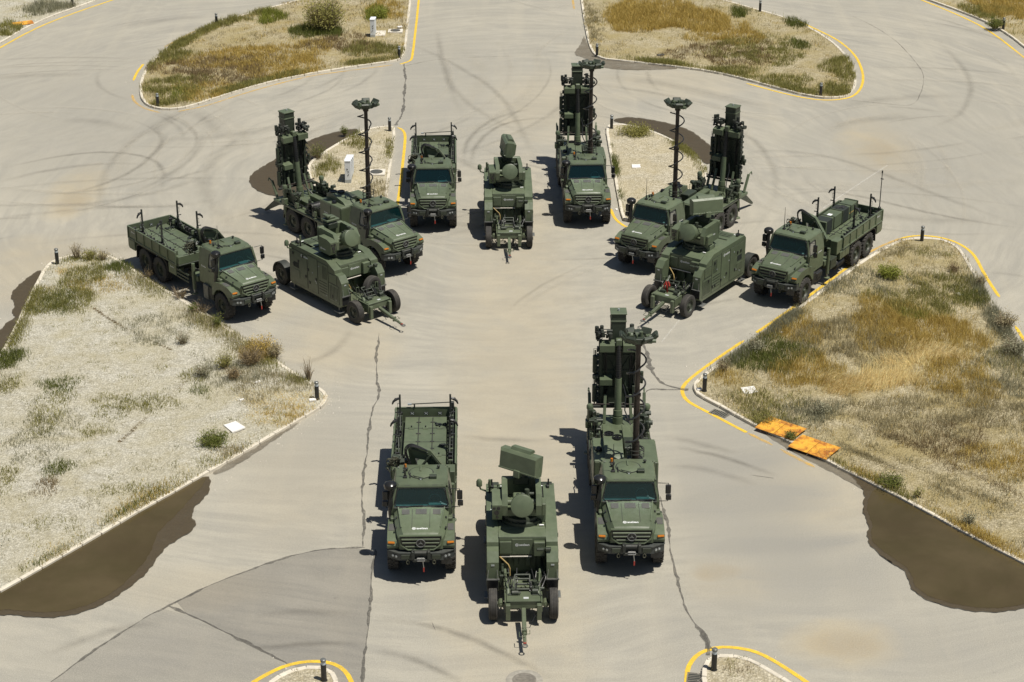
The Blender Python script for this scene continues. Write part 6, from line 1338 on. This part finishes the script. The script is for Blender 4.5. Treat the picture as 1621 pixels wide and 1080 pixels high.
lay('CL', 'weeds', 'thin weeds on the small island with the white cabinets', [('u', 'dull', .16, .022, .8, 1.0, 7, .12), ('u', 'olive', .18, .022, .8, .5, 8, .12), ('e', 'olive', .4, .022, .7, 520, 265, 16, 16, 160), ('e', 'olive', .3, .022, .7, 545, 222, 40, 8, 140), ('e', 'green', .4, .022, .7, 558, 210, 10, 5, 200), ('e', 'olive', .3, .022, .7, 617, 235, 6, 22, 160), ('e', 'dull', .3, .022, .7, 600, 300, 20, 16, 110), ('e', 'olive', .26, .022, .7, 565, 230, 16, 8, 120)])
lay('CR', 'weeds', 'thin weeds on the bare gravel island', [('u', 'dull', .12, .02, .8, .7, 6, .1), ('u', 'olive', .12, .02, .8, .25, 7, .1), ('e', 'olive', .3, .022, .7, 1000, 214, 26, 6, 120), ('k', 'olive', .24, .02, .8, [(1020, 206), (1060, 221), (1095, 245), (1118, 272)], 200, .2, .22), ('k', 'green', .2, .02, .8, [(968, 230), (978, 290), (988, 340)], 90, .2, .12)])
lay('BL', 'weeds', 'thin weeds on the bottom left island tip', [('u', 'dull', .1, .014, .8, 2.0, 8, .08), ('u', 'olive', .12, .014, .8, .8, 8, .08)])
lay('BR', 'weeds', 'thin weeds on the bottom right island tip', [('u', 'dull', .12, .014, .8, 3.5, 9, .1), ('u', 'olive', .14, .014, .8, 2.0, 9, .1), ('e', 'brown', .2, .014, .8, 1175, 1060, 20, 9, 120)])
lay('KL', 'dry_grass', 'dry weeds on the far left corner verge', [('u', 'dull', .22, .024, .9, 2.0, 9, .2), ('u', 'olive', .26, .024, .9, 1.0, 9, .2), ('e', 'grey', .5, .024, .8, 80, 14, 40, 9, 170), ('e', 'olive', .4, .024, .8, 10, 48, 24, 12, 170)])
lay('KR', 'dry_grass', 'golden grass on the far right corner verge', [('u', 'gold', .3, .024, .9, 2.5, 9, .2), ('u', 'olive', .3, .024, .9, 1.5, 9, .2), ('e', 'gold', .5, .024, .8, 1590, 12, 50, 16, 200), ('e', 'olive', .4, .024, .8, 1560, 20, 40, 9, 150)])

# ------------------------------------------------------------------ shrubs: stems and small leaves
def shrub(name, px, py, w_, h, label, pal, nst=40, leaves=900, upright=.5, leaf=.05, stemcol='twig', seed=None, group=None, z=.13):
    seed = int(px*7+py) if seed is None else seed
    q = gp(px, py, z); r = empty(name, (q.x, q.y, z)); g_ = random.Random(seed); st = MB(); tips = []
    for k in range(nst):
        a = g_.uniform(0, 2*math.pi); rad = w_/2*math.sqrt(g_.random())*1.0; hh = h*g_.uniform(.3, 1.0)*(1-.45*(rad/(w_/2))**2*(1-upright))
        b0 = Vector((math.cos(a)*rad*.25, math.sin(a)*rad*.25, -.03)); e = Vector((math.cos(a)*rad, math.sin(a)*rad, hh)); mid = b0.lerp(e, .5)+Vector((0, 0, .12*h))+Vector((g_.uniform(-.08, .08)*w_, g_.uniform(-.08, .08)*w_, 0))
        st.tube([b0, mid, e], [.012*h+.004, .008*h+.003, .003], 3); tips.append((b0, mid, e))
    st.build('stems', stemcol, r, smooth=None)
    lo, hi = PAL[pal]; nr = np.random.default_rng(seed); V = []; C = []; F = []
    for k in range(leaves):
        b0, mid, e = tips[g_.randrange(nst)]; t = g_.uniform(.25, 1.0)
        p = (b0.lerp(mid, t*2) if t < .5 else mid.lerp(e, t*2-1))+Vector((g_.gauss(0, .10)*w_, g_.gauss(0, .10)*w_, g_.gauss(0, .07)*h))
        if p.z < 0.02: p.z = .02
        d = Vector((g_.gauss(0, 1), g_.gauss(0, 1), g_.gauss(.5, .7))).normalized()*leaf*g_.uniform(.7, 1.8); s_ = d.cross(Vector((g_.gauss(0, 1), g_.gauss(0, 1), g_.gauss(0, 1)))).normalized()*leaf*.28
        b = len(V); V += [p, p+d*.5+s_, p+d, p+d*.5-s_]; F.append((b, b+1, b+2, b+3)); tt = g_.random(); c = [1.35*(lo[i]+(hi[i]-lo[i])*tt) for i in range(3)]; C += [(*c, 1)]*4
    me = bpy.data.meshes.new('foliage'); me.from_pydata(V, [], F); at = me.color_attributes.new('Col', 'FLOAT_COLOR', 'POINT'); at.data.foreach_set('color', np.array(C, np.float32).ravel()); me.materials.append(M['leafy']); link('foliage', me, r)
    tag(r, label, 'shrub', group); return r
shrub('tall_bush', 515, 50, 3.1, 2.5, 'tall upright green bush on the far left bed', 'olive', 260, 3600, 1.0, .13)
shrub('low_bush', 340, 704, 1.35, .62, 'low bright green bush near the white slab on the left bed', 'green', 60, 2600, .3, .06)
shrub('low_bush', 1006, 213, 2.0, .75, 'grey-green bush at the top of the bare gravel island', 'olive', 70, 2600, .3, .08)
shrub('low_bush', 1407, 440, 1.3, .75, 'yellow-green bush below the top of the right bed', 'lime', 60, 2600, .4, .06)
shrub('weed_plant', 1532, 832, .5, .7, 'single grey-green weed on the gravel near the right puddle', 'grey', 16, 420, .8, .055)
shrub('weed_plant', 1454, 788, .45, .6, 'thin green weed behind the kerb of the right puddle', 'olive', 14, 300, .8, .05)
shrub('low_bush', 1410, 770, 1.05, .55, 'grassy green clump at the kerb left of the right puddle', 'green', 60, 1300, .6, .06)
shrub('dry_shrub', 397, 578, 1.3, .95, 'reddish-brown dry shrub at the right kerb of the left bed', 'brown', 130, 1500, .7, .05)
shrub('dry_shrub', 434, 566, .9, .8, 'grey dry shrub right beside the reddish one on the left bed', 'dull', 80, 700, .7, .05)
shrub('dry_shrub', 355, 582, .9, .75, 'olive shrub left of the reddish one on the left bed', 'olive', 70, 1200, .6, .05)
shrub('dry_shrub', 369, 600, .8, .65, 'grey-brown shrub below the olive one on the left bed', 'brown', 80, 700, .6, .05)
shrub('golden_shrub', 418, 560, 1.3, .9, 'golden shrub behind the reddish one on the left bed', 'gold', 90, 1700, .7, .06)
shrub('dry_shrub', 290, 545, .8, .7, 'sparse grey shrub in the middle of the left bed', 'grey', 50, 420, .7, .05)
shrub('dry_shrub', 322, 595, .9, .6, 'grey-green shrub on the faint wheel rut of the left bed', 'grey', 60, 700, .6, .05)
shrub('dead_weed', 489, 600, .6, 1.15, 'thin dead weed standing beside the bollard of the left bed', 'brown', 26, 160, .8, .04)
shrub('dead_weed', 320, 494, 1.3, .75, 'spiky dead weed at the kerb by the left cargo truck front wheel', 'brown', 46, 260, .5, .04)
shrub('dead_weed', 286, 472, 1.0, .8, 'spiky dead weed at the kerb by the left cargo truck lockers', 'brown', 40, 240, .5, .04)
shrub('dead_weed', 232, 440, .9, .7, 'dead weed at the kerb by the left cargo truck rear wheels', 'brown', 36, 220, .5, .04)
shrub('green_weed', 344, 517, .55, .75, 'green weed at the kerb in front of the left cargo truck', 'green', 26, 700, .7, .05)
shrub('green_weed', 306, 492, .6, .45, 'low green weed between the dead weeds by the left cargo truck', 'green', 26, 600, .5, .05)
shrub('dry_grass_clump', 122, 409, .8, .85, 'thin dry grass clump right of the top bollard on the left bed', 'dull', 50, 300, .8, .05)
shrub('dry_grass_clump', 143, 410, 1.0, .6, 'olive grass clump at the top kerb of the left bed', 'olive', 60, 700, .7, .06)
shrub('dry_grass_clump', 163, 411, .7, .55, 'dark dry clump at the top kerb of the left bed', 'dull', 50, 400, .7, .06)
shrub('dry_shrub', 1605, 560, 1.6, .9, 'grey-green bush spilling over the right kerb of the right bed', 'grey', 110, 2000, .5, .06)
shrub('dry_shrub', 1590, 520, 1.3, 1.0, 'pale dry shrub leaning over the right kerb of the right bed', 'dull', 110, 900, .6, .06)
shrub('dry_shrub', 1552, 452, .7, .7, 'small grey shrub at the right kerb of the right bed', 'dull', 60, 500, .6, .05)
shrub('dry_shrub', 1510, 432, .7, .65, 'small brown shrub on the bare top of the right bed', 'brown', 50, 400, .6, .05)
shrub('dry_shrub', 1197, 556, 1.0, .75, 'dark grey shrub at the left kerb of the right bed', 'grey', 80, 900, .6, .06)
shrub('dry_shrub', 1145, 588, .8, .7, 'thin dry shrub at the left kerb of the right bed near the bollard', 'dull', 60, 300, .8, .05)
shrub('dry_shrub', 1297, 655, .9, .6, 'blue-grey shrub above the rusty ramps', 'grey', 70, 1000, .4, .06)
shrub('green_weed', 1252, 695, .5, .4, 'green weed growing between the rusty ramps', 'green', 30, 700, .4, .05)
shrub('low_bush', 1210, 668, 1.0, .4, 'low green weeds left of the rusty ramps', 'olive', 50, 1000, .4, .05)
shrub('low_bush', 545, 214, .5, .6, 'green reed clump at the edge of the cabinet island', 'green', 40, 500, .9, .06)
shrub('low_bush', 502, 250, 1.2, 1.0, 'wispy green plant in the damp patch by the cabinet island', 'green', 60, 700, .8, .06)
shrub('low_bush', 600, 28, 1.3, .9, 'yellow-green bush behind the far white cabinet', 'lime', 60, 1600, .5, .08)
shrub('low_bush', 1575, 45, 1.2, .9, 'dark green bush beside the far right corner bollard', 'green', 60, 1500, .5, .08)

def chips():
    g_ = np.random.default_rng(5); V = []; F = []
    for key, n in (('L', 900), ('R', 700), ('TL', 250), ('TR', 250), ('CL', 160), ('CR', 200), ('BL', 60), ('BR', 80)):
        P = resample(ISL[key], .3, True)
        for k in range(n):
            p = P[int(g_.integers(0, len(P)))]; c = np.array((p.x, p.y))+g_.normal(0, .45, 2)
            if npin(c[None], ISL[key])[0]: continue
            u, v_ = topx(*c)
            if not (-20 < u < 1640 and -20 < v_ < 1100): continue
            r_ = g_.uniform(.015, .045); b = len(V); q = g_.uniform(0, 6.28)
            for a in range(3): V.append((c[0]+math.cos(q+a*2.1)*r_, c[1]+math.sin(q+a*2.1)*r_, .0))
            V.append((c[0], c[1], r_*1.1)); F += [(b, b+1, b+3), (b+1, b+2, b+3), (b+2, b, b+3)]
    me = bpy.data.meshes.new('loose_gravel'); me.from_pydata(V, [], F); me.materials.append(M['slab']); o = link('loose_gravel', me); o['kind'] = 'stuff'; o['label'] = 'loose gravel chips scattered along the kerbs'
chips()
